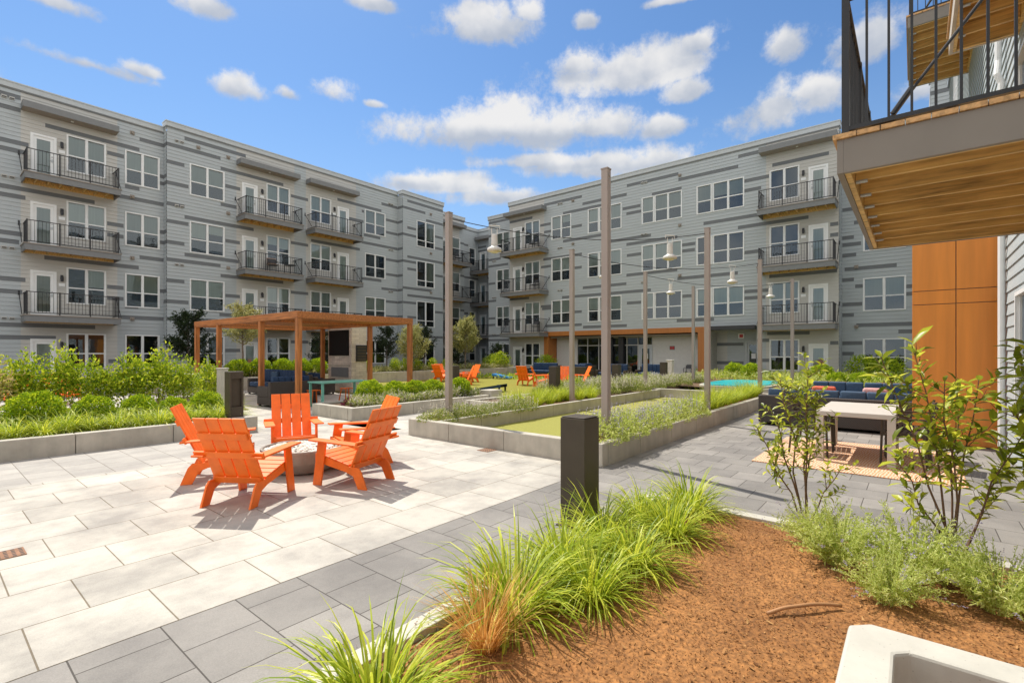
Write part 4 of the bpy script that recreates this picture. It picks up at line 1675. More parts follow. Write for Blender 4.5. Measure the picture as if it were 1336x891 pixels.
PILLOW = {}
PILLOW[('navy cushioned brown wicker sofa under the pergola', 'denim')] = 'pale blue throw pillow on the navy sofa under the pergola'
PILLOW[('low brown wicker loveseat with its back to the plaza under the pergola', 'coral')] = 'coral throw pillow on the brown loveseat under the pergola'
sofa('outdoor_sofa', 'navy cushioned brown wicker sofa under the pergola', (8.75, 18.5, 0), R(-90), 3.3, 0.9, 0.86, pillows=((-0.4, 'denim'),))
sofa('outdoor_loveseat', 'low brown wicker loveseat with its back to the plaza under the pergola', (7.28, 14.82, 0), R(180), 1.45, 0.85, 0.8, pillows=((-0.35, 'coral'),))
sofa('outdoor_armchair', 'navy wicker armchair in front of the stone fireplace', (10.0, 17.9, 0), R(90), 1.0, 0.85, 0.74)

tt = thing('dining_table', 'teal metal table beside the pergola posts', 'table', (8.25, 13.55, 0))
b = MB()
b.box(-0.8, -0.4, 0.70, 0.8, 0.4, 0.745)
b.build('tabletop', M['teal'], tt, bevel=0.006)
for sx in (-1, 1):
    for sy in (-1, 1):
        b = MB()
        b.box(sx * 0.74 - 0.03, sy * 0.34 - 0.03, 0, sx * 0.74 + 0.03, sy * 0.34 + 0.03, 0.70)
        b.build('leg', M['teal'], tt)
st = None
for k, (x, y, lab) in enumerate([(7.75, 14.1, 'orange metal stool tucked behind the near end of the teal table'), (8.9, 14.15, 'orange metal stool at the far end of the teal table')]):
    if st is None:
        st = thing('stool', lab, 'stool', (x, y, 0), 0, 'stools at the teal table')
        b = MB()
        b.box(-0.17, -0.17, 0.44, 0.17, 0.17, 0.465)
        b.build('seat', M['chair'], st, bevel=0.01)
        for sx in (-1, 1):
            for sy in (-1, 1):
                b = MB()
                b.bar((sx * 0.19, sy * 0.19, 0), (sx * 0.13, sy * 0.13, 0.44), 0.03, 0.03)
                b.build('leg', M['chair'], st)
    else:
        dup(st, (x, y, 0), 0, lab)


# ================================================================== ADIRONDACK CHAIRS
def adirondack(label, loc, rz, group):
    t = thing('adirondack_chair', label, 'chair', loc, rz, group)
    ch = M['chair']
    bk = Vector((-0.335, 0, 0.715)).normalized()
    nrm = Vector((0.715, 0, 0.335)).normalized()
    p0 = Vector((0.215, 0, 0.215))
    b = MB()
    for k in range(4):
        y = -0.2145 + k * 0.143
        b.bar(p0 + Vector((0, y, 0)), p0 + bk * 0.80 + Vector((0, y, 0)), 0.132, 0.02, nrm)
    b.build('backrest', ch, t, bevel=0.004)
    for s, ext in ((0.60, 0.27), (0.37, 0.39), (0.05, 0.27)):
        c = p0 + bk * s - nrm * 0.024
        b = MB()
        b.bar(c + Vector((0, -ext, 0)), c + Vector((0, ext, 0)), 0.075, 0.024, nrm)
        b.build('back_brace', ch, t, bevel=0.004)
    b = MB()
    s0, s1 = Vector((0.20, 0, 0.262)), Vector((0.70, 0, 0.385))
    d = (s1 - s0)
    up = Vector((-d.z, 0, d.x)).normalized()
    for k in range(5):
        c = s0 + d * ((k + 0.75) / 5.25)
        b.bar(c + Vector((0, -0.285, 0)), c + Vector((0, 0.285, 0)), 0.088, 0.02, up)
    b.prism([(0.705, 0.275), (0.728, 0.275), (0.728, 0.375), (0.705, 0.375)], -0.285, 0.285)
    b.build('seat', ch, t, bevel=0.004)
    for s in (-1, 1):
        b = MB()
        prof = [(-0.03, 0.0), (0.095, 0.0), (0.165, 0.145), (0.26, 0.185), (0.70, 0.272), (0.70, 0.372), (0.62, 0.352), (0.20, 0.25), (0.095, 0.252), (0.05, 0.2)]
        b.prism(prof, s * 0.258, s * 0.282)
        b.build('rear_leg', ch, t, bevel=0.004)
        b = MB()
        b.prism([(0.62, 0), (0.745, 0), (0.665, 0.535), (0.54, 0.535)], s * 0.287, s * 0.312)
        b.build('front_leg', ch, t, bevel=0.004)
        b = MB()
        b.bar((-0.015, s * 0.325, 0.525), (0.74, s * 0.325, 0.552), 0.135, 0.022)
        b.build('armrest', ch, t, bevel=0.005)
    return t


NG = 'orange chairs round the fire bowl'
a1 = adirondack('orange slatted Adirondack chair front left of the fire bowl, its back to the camera', (2.05, 5.47, 0), face_dir(0.84, 0.54), NG)
dup(a1, (2.2, 7.08, 0), face_dir(0.87, -0.45), 'orange Adirondack chair at the far left of the fire bowl, half hidden by another')
dup(a1, (3.80, 7.62, 0), face_dir(-0.38, -0.925), 'orange Adirondack chair behind the fire bowl, facing the camera')
dup(a1, (3.60, 5.03, 0), face_dir(-0.3, 0.954), 'orange Adirondack chair front right of the fire bowl, seen from behind')
dup(a1, (4.49, 6.13, 0), face_dir(-0.95, 0.3), 'orange Adirondack chair right of the fire bowl, mostly behind the front one')
a2 = dup(a1, (18.0, 20.0, 0.02), face_dir(0.9, 0.1), 'orange Adirondack chair on the lawn just left of the tall near lamp pole')
a2['group'] = 'orange chairs on the lawn'
dup(a2, (19.0, 20.9, 0.02), face_dir(-0.2, -1), 'orange Adirondack chair facing the camera left of the near lamp pole')
dup(a2, (17.6, 17.0, 0.02), face_dir(-0.75, 0.6), 'orange Adirondack chair turned away on the lawn beside the dark bollard')
dup(a2, (19.3, 18.3, 0.02), face_dir(-0.9, 0.25), 'orange Adirondack chair behind another, in front of the far planter wall')
dup(a2, (18.6, 14.6, 0.02), face_dir(0.95, 0.2), 'orange Adirondack chair near the blue cornhole board, its back to the camera')
dup(a2, (18.2, 13.6, 0.02), face_dir(0.7, -0.7), 'orange Adirondack chair right of the cornhole boards, angled to the lobby')
dup(a2, (19.4, 12.6, 0.02), face_dir(-0.8, -0.5), 'orange Adirondack chair behind the dark bollard and ornamental grass')
dup(a2, (20.0, 11.8, 0.02), face_dir(-0.7, 0.7), 'rightmost orange Adirondack chair in front of the navy lounge seats')
a3 = dup(a1, (2.05, 20.6, 0), face_dir(-0.3, 0.95), 'leftmost orange Adirondack chair glimpsed through the hedge')
a3['group'] = 'orange chairs behind the hedge'
dup(a3, (2.65, 21.2, 0), face_dir(-0.9, -0.3), 'orange Adirondack chair behind the hedge, facing sideways')
dup(a3, (3.05, 20.3, 0), face_dir(0.2, 1.0), 'orange Adirondack chair behind the hedge, nearest to the pergola')

# fire bowl
fb = thing('fire_bowl', 'round taupe concrete fire bowl filled with pale pebbles', 'fire bowl', (3.38, 6.45, 0))
b = MB()
b.lathe([(0.30, 0.0), (0.36, 0.03), (0.46, 0.16), (0.525, 0.31), (0.525, 0.335), (0.495, 0.335), (0.48, 0.30), (0.3, 0.28)], 48)
b.build('bowl', M['bowl'], fb, smooth=False, bevel=0.004)
b = MB()
r3 = random.Random(5)
for k in range(520):
    a, rr = r3.uniform(0, math.tau), 0.465 * math.sqrt(r3.random())
    s = r3.uniform(0.018, 0.034)
    c = Vector((rr * math.cos(a), rr * math.sin(a), 0.30 + 0.035 * (1 - rr / 0.47) + r3.uniform(0, 0.015)))
    pr = [(0.3, -0.6), (0.85, -0.25), (1, 0.1), (0.7, 0.45), (0.25, 0.6)]
    n0 = len(b.v)
    b.lathe([(q * s, z * s) for q, z in pr], 6)
    th = r3.uniform(0, 3.14)
    for i in range(n0, len(b.v)):
        x, y, z = b.v[i]
        x, y = x * 1.3, y * 0.85
        b.v[i] = (c.x + x * math.cos(th) - y * math.sin(th), c.y + x * math.sin(th) + y * math.cos(th), c.z + z)
pm = leaf_mat('pebble_mix', (0.42, 0.37, 0.31), (0.66, 0.62, 0.55), (0.78, 0.75, 0.69), 0.0, 0.6)
b.build('pebbles', pm, fb, smooth=True)


# ================================================================== BOLLARDS, POLES, LAMPS
def bollard(label, loc, w=0.24, h=1.05, niche=False):
    t = thing('bollard_light', label, 'bollard', loc, 0, 'dark square bollard lights')
    b = MB()
    if niche:
        a = w / 2
        b.box(-a, -a + 0.06, 0, a, a, h)
        b.box(-a, -a, 0, -a + 0.035, -a + 0.0595, h)
        b.box(a - 0.035, -a, 0, a, -a + 0.0595, h)
        b.box(-a + 0.0355, -a, h * 0.86, a - 0.0355, -a + 0.0595, h)
        b.box(-a + 0.0355, -a, 0, a - 0.0355, -a + 0.0595, h * 0.28)
    else:
        b.box(-w / 2, -w / 2, 0, w / 2, w / 2, h - 0.012)
        b.box(-w / 2 + 0.004, -w / 2 + 0.004, h - 0.008, w / 2 - 0.004, w / 2 - 0.004, h)
    b.build('post', M['bronze'], t, bevel=0.004)
    b = MB()
    b.box(-w / 2 - 0.03, -w / 2 - 0.03, -0.02, w / 2 + 0.03, w / 2 + 0.03, 0.01)
    b.build('base_plate', M['bronze'], t)
    return t


bollard('tall dark bronze bollard light standing among the sedge at the front', (3.95, 2.415, 0.0), 0.26, 1.01)
b2 = bollard('bronze bollard light with a recessed lamp niche at the end of the hedge bed', (4.12, 10.45 + 0.17, 0.24), 0.26, 0.98, True)
b3 = bollard('dark bollard light at the back of the ball boxwood bed', (10.7, 11.1, 0.24), 0.25, 0.95)
dup(b3, (12.15, 8.3, 0.24), 0, 'dark bollard light amid ornamental grass left of the central poles')
dup(b3, (15.6, 8.05, 0.24), 0, 'dark bollard light just right of the tallest lamp pole, before the lobby glass')
dup(b3, (20.4, 8.3, 0.24), 0, 'farthest dark bollard light in front of the lobby door')
t = thing('service_post', 'cream service post standing beside the farthest bollard', 'post', (22.9, 9.0, 0.2))
b = MB()
b.box(-0.13, -0.13, 0, 0.13, 0.13, 1.0)
b.box(-0.16, -0.16, 1.0, 0.16, 0.16, 1.06)
b.build('post', M['lamp_white'], t, bevel=0.01)
t = thing('gate_post', 'pale rectangular concrete post behind the hedge bed bollard', 'post', (5.0, 13.6, 0))
b = MB()
b.box(-0.1, -0.1, 0, 0.1, 0.1, 1.18)
b.box(-0.115, -0.115, 1.181, 0.115, 0.115, 1.21)
b.build('post', M['concrete_lt'], t, bevel=0.008)


POLES = [(6.85, 7.25, 'tall taupe light pole at the near left corner of the turf court'), (11.45, 7.25, 'slim taupe light pole, second along the left side of the turf court'),
         (16.2, 7.25, 'third light pole on the left side of the turf court, before the lobby'), (21.0, 7.25, 'farthest light pole of the left row, by the orange lobby post'),
         (6.75, 3.66, 'tallest-looking taupe light pole, in the catmint at the near end of the court'), (11.4, 3.62, 'second light pole on the right side of the turf court'),
         (16.3, 3.62, 'third light pole of the right row, beside the turquoise pool'), (21.3, 3.6, 'farthest light pole of the right row, before the patio door')]
PH = 4.40
pole0 = None
for (x, y, lab) in POLES:
    if pole0 is None:
        pole0 = thing('light_pole', lab, 'light pole', (x, y, 0.22), 0, 'square light poles round the turf court')
        b = MB()
        b.box(-0.055, -0.055, 0, 0.055, 0.055, PH - 0.22)
        b.build('shaft', M['pole'], pole0, bevel=0.006)
        b = MB()
        b.box(-0.06, -0.06, PH - 0.22, 0.06, 0.06, PH - 0.2)
        b.build('cap', M['pole'], pole0)
        b = MB()
        b.box(-0.1, -0.1, 0, 0.1, 0.1, 0.02)
        b.tube([(0.0, -0.07, PH - 0.32), (0.0, -0.02, PH - 0.32)], 0.015, 6)
        b.build('base_plate', M['pole'], pole0)
    else:
        dup(pole0, (x, y, 0.22), 0, lab)

pend0 = None
CAB = [(0, 5, 'near', ['white pendant lamp hanging left, in front of the balconies of the right wing', 'white pendant lamp hanging from the nearest cable, left of the second right-hand pole']),
       (1, 6, 'middle', ['white pendant lamp half hidden behind the tallest-looking pole', 'white pendant lamp on the middle cable, between the two right-hand poles']),
       (2, 7, 'far', ['small white pendant lamp on the farthest cable near the third left pole', 'small white pendant lamp before the right balcony stack, on the farthest cable'])]
for (i, j, nm, labs) in CAB:
    p, q = Vector((POLES[i][0], POLES[i][1], 4.3)), Vector((POLES[j][0], POLES[j][1], 4.3))
    pts = []
    for k in range(25):
        s = k / 24
        pts.append(p.lerp(q, s) - Vector((0, 0, 0.62 * 4 * s * (1 - s) * 0.45)))
    b = MB()
    b.tube(pts, 0.009, 5)
    tag(b.build('suspension_cable', M['black']), 'thin dark %s cable slung across the turf court between two poles' % nm, 'cable', 'cables over the turf court')
    for s, lab in zip((0.16, 0.84), labs):
        c = p.lerp(q, s) - Vector((0, 0, 0.62 * 4 * s * (1 - s) * 0.45))
        if pend0 is None:
            pend0 = thing('pendant_lamp', lab, 'lamp', c, face_dir(q.x - p.x, q.y - p.y), 'pendant lamps over the turf court')
            b = MB()
            b.tube([(-0.11, 0, -0.02), (-0.11, 0, 0.05), (0.11, 0, 0.05), (0.11, 0, -0.02)], 0.011, 6)
            b.tube([(-0.06, 0, 0.0), (-0.055, 0, -0.14)], 0.009, 6)
            b.tube([(0.06, 0, 0.0), (0.055, 0, -0.14)], 0.009, 6)
            b.build('hanger', M['lamp_white'], pend0)
            b = MB()
            b.lathe([(0.062, -0.36), (0.066, -0.33), (0.062, -0.15), (0.05, -0.125), (0.0, -0.12)], 20)
            b.build('canister', M['lamp_white'], pend0, smooth=False)
            b = MB()
            b.lathe([(0.15, -0.47), (0.152, -0.44), (0.14, -0.41), (0.085, -0.385), (0.062, -0.36)], 28)
            b.build('shade', M['lamp_white'], pend0, smooth=True)
            b = MB()
            b.lathe([(0.07, -0.50), (0.10, -0.485), (0.10, -0.471)], 20)
            b.build('lens', plain('lamp_lens', (0.62, 0.55, 0.36), 0.3), pend0)
        else:
            dup(pend0, c, face_dir(q.x - p.x, q.y - p.y), lab)

# cornhole boards
ch = None
for (loc, rz, mat, lab) in [((22.6, 19.2, 0.02), face_dir(0.3, -1), 'blue', 'bright blue cornhole board lying on the lawn by the far planter wall'),
                            ((15.0, 13.4, 0.02), face_dir(-0.25, 1), 'navy', 'dark navy cornhole board on the lawn, nearest to the boxwoods')]:
    t = thing('cornhole_board', lab, 'game board', loc, rz, 'cornhole boards on the lawn')
    b = MB()
    b.bar((-0.6, 0, 0.30), (0.6, 0, 0.09), 0.61, 0.022)
    b.prism([(-0.6, 0.19), (0.6, 0.0), (0.6, 0.078), (-0.6, 0.288)], -0.3, -0.28)
    b.prism([(-0.6, 0.19), (0.6, 0.0), (0.6, 0.078), (-0.6, 0.288)], 0.28, 0.3)
    b.build('board', M[mat], t)
    b = MB()
    b.tube([(-0.37, 0, 0.268), (-0.37, 0, 0.2745)], 0.078, 20)
    b.build('hole', M['interior'], t)
    for s in (-1, 1):
        b = MB()
        b.box(-0.56, s * 0.27 - 0.02, 0, -0.48, s * 0.27 + 0.005, 0.26)
        b.build('leg', M['black'], t)

t = thing('fire_table', 'low dark square fire table between the orange lawn chairs', 'table', (19.2, 19.4, 0.02))
b = MB()
b.box(-0.4, -0.4, 0, 0.4, 0.4, 0.38)
b.build('base', M['bronze'], t)
b = MB()
b.box(-0.48, -0.48, 0.38, 0.48, 0.48, 0.43)
b.build('tabletop', M['siding_dark'], t, bevel=0.01)

# turquoise pool beyond the court
pl = thing('plunge_pool', 'raised turquoise plunge pool with a rounded end beyond the turf court', 'pool', (21.2, 5.35, 0))
poly_o, poly_i = [], []
for k in range(40):
    a = math.tau * k / 40
    ca, sa = math.cos(a), math.sin(a)
    ex = lambda c, r: math.copysign(abs(c) ** 0.55, c) * r
    poly_o.append((ex(ca, 2.25), ex(sa, 1.3)))
    poly_i.append((ex(ca, 2.1), ex(sa, 1.15)))
b = MB()
b.slab(poly_o, 0, 0.36)
b.build('pool_wall', M['concrete'], pl)
b = MB()
b.slab(poly_i, 0.34, 0.40)
b.build('water_surface', M['water'], pl)

# lounge seats in front of the lobby
for k, (x, y, rz, w, lab) in enumerate([(26.0, 18.6, R(-90), 2.2, 'navy lounge sofa before the lobby, farthest left of its row'), (26.4, 15.9, R(180), 1.6, 'navy loveseat before the lobby glass with its back turned'),
                                       (25.6, 13.4, R(-90), 1.9, 'navy lounge sofa before the lobby door side'), (24.3, 14.8, R(90), 1.2, 'navy lounge chair between the orange chairs and the lobby'), (26.8, 11.6, R(-90), 1.7, 'navy lounge sofa near the orange lobby post')]):
    sofa('lounge_sofa', lab, (x, y, 0.0), rz, w, 0.85, 0.85, 'bronze', 'navy', 'navy lounge seats before the lobby', pillows=((0.2, 'pinkw'),) if k == 1 else ())
PILLOW[1] = 1

# patio chair by the lobby post
def simple_chair(label, loc, rz, mat='black', group=None, scale=1.0):
    t = thing('patio_chair', label, 'chair', loc, rz, group)
    b = MB()
    b.box(-0.24, -0.23, 0.42, 0.24, 0.23, 0.455)
    b.build('seat', M[mat], t, bevel=0.008)
    b = MB()
    b.bar((-0.23, 0, 0.62), (-0.30, 0, 0.86), 0.44, 0.025, (1, 0, 0))
    b.build('backrest', M[mat], t, bevel=0.008)
    for sx in (-1, 1):
        for sy in (-1, 1):
            b = MB()
            b.bar((sx * 0.25, sy * 0.235, 0), (sx * 0.22 - (0.02 if sx < 0 else 0), sy * 0.235, 0.63 if sx > 0 else 0.84), 0.028, 0.028)
            b.build('leg', M[mat], t)
    for sy in (-1, 1):
        b = MB()
        b.bar((0.24, sy * 0.235, 0.64), (-0.25, sy * 0.235, 0.655), 0.045, 0.02)
        b.build('armrest', M[mat], t)
    return t


pc = simple_chair('black metal patio chair against the pale lobby side wall', (29.9, 10.6, 0.0), R(180))

# ================================================================== DINING SET ON THE RUG
b = MB()
b.box(7.85, -0.5, 0.0, 10.5, 1.86, 0.012)
tag(b.build('outdoor_rug', M['rug']), 'orange and cream streaked outdoor rug under the white table', 'rug')
tb = thing('dining_table', 'white parsons dining table standing on the orange rug', 'table', (9.35, 0.66, 0.012))
b = MB()
b.box(-0.87, -0.47, 0.665, 0.87, 0.47, 0.735)
b.build('tabletop', M['white'], tb, bevel=0.008)
for sx in (-1, 1):
    for sy in (-1, 1):
        b = MB()
        b.box(sx * 0.82 - 0.048, sy * 0.42 - 0.048, 0, sx * 0.82 + 0.048, sy * 0.42 + 0.048, 0.665)
        b.build('leg', M['white'], tb, bevel=0.006)


def dining_chair(label, loc, rz):
    t = thing('dining_chair', label, 'chair', loc, rz, 'dark slatted chairs at the white table')
    mt = M['bronze']
    b = MB()
    for k in range(7):
        b.box(-0.22 + k * 0.066, -0.23, 0.43, -0.22 + k * 0.066 + 0.05, 0.23, 0.45)
    b.box(-0.23, -0.245, 0.405, 0.24, -0.225, 0.45)
    b.box(-0.23, 0.225, 0.405, 0.24, 0.245, 0.45)
    b.build('seat', mt, t)
    b = MB()
    for k in range(5):
        z = 0.55 + k * 0.066
        b.bar((-0.24 - (z - 0.45) * 0.25, -0.22, z), (-0.24 - (z - 0.45) * 0.25, 0.22, z), 0.05, 0.016, (1, 0, 0.25))
    b.build('backrest', mt, t)
    for sx in (-1, 1):
        for sy in (-1, 1):
            b = MB()
            if sx < 0:
                b.tube([(-0.27, sy * 0.24, 0), (-0.23, sy * 0.24, 0.43), (-0.35, sy * 0.24, 0.86)], 0.017, 6)
            else:
                b.tube([(0.25, sy * 0.24, 0), (0.23, sy * 0.24, 0.64)], 0.017, 6)
            b.build('leg', mt, t)
    for sy in (-1, 1):
        b = MB()
        b.bar((0.25, sy * 0.24, 0.65), (-0.29, sy * 0.24, 0.66), 0.045, 0.018)
        b.build('armrest', mt, t)
    return t


dc = dining_chair('dark slatted dining chair by the orange panel, at the near right of the white table', (9.05, 0.10, 0.012), R(84))
dup(dc, (9.72, 0.10, 0.012), R(92), 'dark slatted dining chair farther along the right of the white table')
dup(dc, (9.05, 1.26, 0.012), R(-92), 'dark slatted dining chair on the left of the white table, nearer the camera')
dup(dc, (9.72, 1.28, 0.012), R(-86), 'dark slatted dining chair on the left of the white table, farther back')

SL = 'long brown wicker sofa with denim blue cushions, back turned, behind the white table'
PILLOW[(SL, 'pinkw')] = 'pink and white striped bolster on the denim blue sectional sofa'
PILLOW[(SL, 'coral')] = 'burnt orange throw pillow on the denim blue sofa'
sofa('outdoor_sofa', SL, (12.45, 1.2, 0), R(90), 3.0, 0.9, 0.72, 'wicker', 'denim', pillows=((-0.6, 'pinkw'), (0.3, 'coral')))
S2 = 'denim blue wicker sofa facing the camera beyond the long sofa'
sofa('outdoor_sofa', S2, (15.4, 1.0, 0), R(-90), 2.6, 0.9, 0.74, 'wicker', 'denim')
t = thing('coffee_table', 'low grey wicker coffee table between the two denim blue sofas', 'table', (13.9, 1.0, 0))
b = MB()
b.box(-0.35, -0.6, 0.05, 0.35, 0.6, 0.34)
b.build('base', M['wicker'], t)
b = MB()
b.box(-0.38, -0.63, 0.34, 0.38, 0.63, 0.37)
b.build('tabletop', M['siding_dark'], t)
for (x, y, lab) in [(17.3, 1.9, 'grey wicker cube planter left of the back sofa'), (17.5, 0.5, 'grey wicker cube planter right of the back sofa')]:
    t = thing('cube_planter', lab, 'planter', (x, y, 0), 0, 'grey cube planters')
    b = MB()
    b.box(-0.4, -0.4, 0, 0.4, 0.4, 0.72)
    b.build('box', M['siding_dark'], t, bevel=0.012)
    b = MB()
    b.box(-0.36, -0.36, 0.721, 0.36, 0.36, 0.735)
    b.build('soil', M['soil'], t)

# things on balconies
LB = 'patio chairs on the balconies'
simple_chair('dark chair on the second-lowest balcony beside the near edge of the left wing', (13.6, 29.5, 6.34), R(-100), 'black', LB)
t = thing('bistro_table', 'small black bistro table on a left wing balcony beside a draped chair', 'table', (14.6, 29.4, 6.34))
b = MB()
b.tube([(0, 0, 0.55), (0, 0, 0.58)], 0.3, 20)
b.build('tabletop', M['black'], t)
b = MB()
b.tube([(0, 0, 0), (0, 0, 0.55)], 0.03, 8)
b.tube([(0, 0, 0), (0, 0, 0.02)], 0.2, 16)
b.build('pedestal', M['black'], t)
b = MB()
b.box(-0.26, -0.28, 0, 0.26, 0.28, 0.03)
b.prism([(-0.30, 0.0), (-0.26, 0.0), (-0.34, 0.46), (-0.38, 0.46)], -0.26, 0.26)
tag(b.build('blanket', plain('tan_blanket', (0.36, 0.26, 0.2), 0.95, 0.4, 20), None, (13.6, 29.5, 6.80), R(-100), 0.02), 'tan patterned blanket draped over the left wing balcony chair', 'blanket')
simple_chair('dark chair on the top balcony at the left end of the right wing', (29.0, 21.7, 9.17), R(160), 'black', LB)
simple_chair('dark chair on the middle balcony at the left end of the right wing', (29.0, 21.6, 6.13), R(180), 'black', LB)
simple_chair('dark chair on the lowest balcony at the left end of the right wing', (29.0, 21.5, 3.07), R(200), 'black', LB)
simple_chair('dark chair on the top corner balcony between the two wings', (30.3, 30.8, 9.41), R(-90), 'black', LB)

# small ground fittings
for (x, y, s, lab) in [(0.47, 5.56, 0.11, 'rusty square drain grate in the pale paving at the left edge'), (5.98, 5.42, 0.12, 'brown square drain cover against the turf court wall')]:
    b = MB()
    b.box(-s, -s, 0, s, s, 0.006, 0)
    for i in range(5):
        for j in range(5):
            q = s * 0.8
            cx, cy = -q + q * 2 * i / 4, -q + q * 2 * j / 4
            b.box(cx - s * 0.1, cy - s * 0.1, 0.0062, cx + s * 0.1, cy + s * 0.1, 0.0068, 1)
    tag(b.build('drain_grate', [M['iron'], M['interior']], None, (x, y, 0.0005)), lab, 'drain')
b = MB()
pts = []
for k in range(16):
    s = k / 15
    x, y = 3.09 + 0.34 * s, 0.65 - 0.32 * s
    pts.append((x, y, mulch_h(x, y) + 0.022 + 0.02 * math.sin(s * 3.1)))
b.tube(pts, 0.0105, 8)
tag(b.build('irrigation_pipe', M['hose'], smooth=True), 'short brown irrigation pipe lying on the bark mulch', 'pipe')


# ================================================================== PLANTS
def leaf(mb, c, d, n, L, W, fold=0.25, mat=0, curl=0.15):
    """one folded leaf: c base, d direction, n leaf normal"""
    s = d.cross(n)
    if s.length < 1e-6:
        s = d.orthogonal()
    s.normalize()
    n = s.cross(d)
    m = c + d * (L * 0.45)
    tip = c + d * L - n * (L * curl)
    l = m + s * (W / 2) + n * (W * fold)
    r = m - s * (W / 2) + n * (W * fold)
    k = len(mb.v)
    mb.v += [tuple(c), tuple(r), tuple(tip), tuple(l)]
    mb.f += [(k, k + 1, k + 2), (k, k + 2, k + 3)]
    mb.m += [mat, mat]


def rvec(rg):
    while True:
        v = Vector((rg.uniform(-1, 1), rg.uniform(-1, 1), rg.uniform(-1, 1)))
        if 0.05 < v.length < 1:
            return v.normalized()


def grass_data(name, n, L, W, spread, seed, mat, lean=0.9, r0=0.06, segs=5):
    """a tuft of arching blades growing from a small root ring"""
    rg = random.Random(seed)
    b = MB()
    for k in range(n):
        a = rg.uniform(0, math.tau)
        rr = r0 * math.sqrt(rg.random())
        p = Vector((rr * math.cos(a), rr * math.sin(a), 0))
        a2 = a + rg.uniform(-0.7, 0.7)
        out = Vector((math.cos(a2), math.sin(a2), 0))
        l = L * rg.uniform(0.55, 1.1)
        w = W * rg.uniform(0.6, 1.15)
        th = lean * (0.08 + 0.92 * rg.random() ** 0.8)
        bend = rg.uniform(0.5, 1.5) * spread
        tw = rg.uniform(-0.6, 0.6)
        k0 = len(b.v)
        for i in range(segs + 1):
            t = i / segs
            ww = w * (1 - t ** 2.2) * (0.6 + 0.8 * t if t < 0.5 else 1.0) + 0.0004
            d = (out * math.sin(th) + Vector((0, 0, math.cos(th))))
            sd = Vector((-out.y, out.x, 0)) * math.cos(tw * t) + Vector((0, 0, 1)) * math.sin(tw * t) * 0.6
            b.v.append(tuple(p - sd * ww / 2))
            b.v.append(tuple(p + sd * ww / 2))
            p = p + d * (l / segs)
            th = min(2.3, th + bend / segs * (0.5 + t))
        for i in range(segs):
            q = k0 + 2 * i
            b.f.append((q, q + 1, q + 3, q + 2))
            b.m.append(0)
    return b.data(name, mat, smooth=False)


def tufts(name, cat, group, mesh_list, spots, labels, part='blades'):
    """spots: (x,y,z,scale); labels: one per spot or a single shared one"""
    out = []
    rg = random.Random(len(spots) * 7 + 1)
    for i, (x, y, z, s) in enumerate(spots):
        o = put(name, mesh_list[i % len(mesh_list)], None, (x, y, z), rg.uniform(0, 6.28))
        o.scale = (s, s, s * rg.uniform(0.9, 1.1))
        tag(o, labels[i] if isinstance(labels, list) else labels, cat, group)
        out.append(o)
    return out


# --- sedge at the front
SG = [grass_data('sedge', 360, 0.58, 0.0165, 1.9, s, M['grass'], 1.3, 0.14) for s in (1, 2, 3)]
fspots = [(1.24, 1.76, 0.9), (2.28, 1.86, 1.02), (2.68, 1.55, 0.76), (2.98, 1.98, 0.92), (3.24, 1.54, 0.82), (3.6, 1.98, 0.95), (4.02, 1.57, 0.82), (4.3, 1.96, 0.8), (4.74, 1.68, 0.95)]
flab = ['green sedge tuft at the bottom edge of the photo, nearest to the camera', 'big arching green sedge tuft behind the dry tan tuft', 'green sedge tuft leaning over the bark left of the bollard', 'green sedge tuft against the left foot of the tall bollard',
        'green sedge tuft drooping over the bark in front of the bollard', 'green sedge tuft at the right foot of the tall bollard', 'bushy green sedge tuft just right of the tall bollard', 'small green sedge tuft between the bollard and the last tuft', 'green sedge tuft at the far end of the front row, by the kerb corner']
tufts('sedge_tuft', 'grass tuft', 'sedge tufts along the front kerb', SG, [(x, y, mulch_h(x, y), s) for x, y, s in fspots], flab)
TG = grass_data('dry_sedge', 330, 0.5, 0.006, 0.8, 9, M['tan_grass'], 0.75, 0.07)
o = put('dry_grass_tuft', TG, None, (1.88, 1.72, mulch_h(1.88, 1.72)))
o.scale = (0.92, 0.92, 0.88)
tag(o, 'dry tan orange grass tuft between the green sedges at the front', 'grass tuft')

# --- hedge bed tufts and others
hs, hl = [], []
rg = random.Random(4)
for i in range(12):
    hs.append((0.7 + i * 0.32, 10.9 + rg.uniform(-0.1, 0.2), 0.24, rg.uniform(0.74, 0.95)))
tufts('lily_turf_tuft', 'grass tuft', 'lily turf along the hedge bed wall', SG, hs, 'yellow green strap-leaved tuft behind the hedge bed wall')


def shrub_data(name, n, rx, ry, rz, L, W, seed, mat, shell=0.55, lump=0.25, up=0.35):
    rg = random.Random(seed)
    b = MB()
    for k in range(n):
        d = rvec(rg)
        if d.z < -0.85:
            d.z = -d.z
        q = 1 + lump * noise.noise(d * 2.3 + Vector((seed, 0, 0))) * 1.6
        r = (shell + (1 - shell) * rg.random() ** 0.6) * q
        c = Vector((d.x * rx * r, d.y * ry * r, d.z * rz * r))
        ld = (d * 0.8 + rvec(rg) * 0.9 + Vector((0, 0, up))).normalized()
        nn = (d + rvec(rg) * 0.8 + Vector((0, 0, 0.4))).normalized()
        s = rg.uniform(0.7, 1.25)
        leaf(b, c, ld, nn, L * s, W * s)
    return b.data(name, mat)


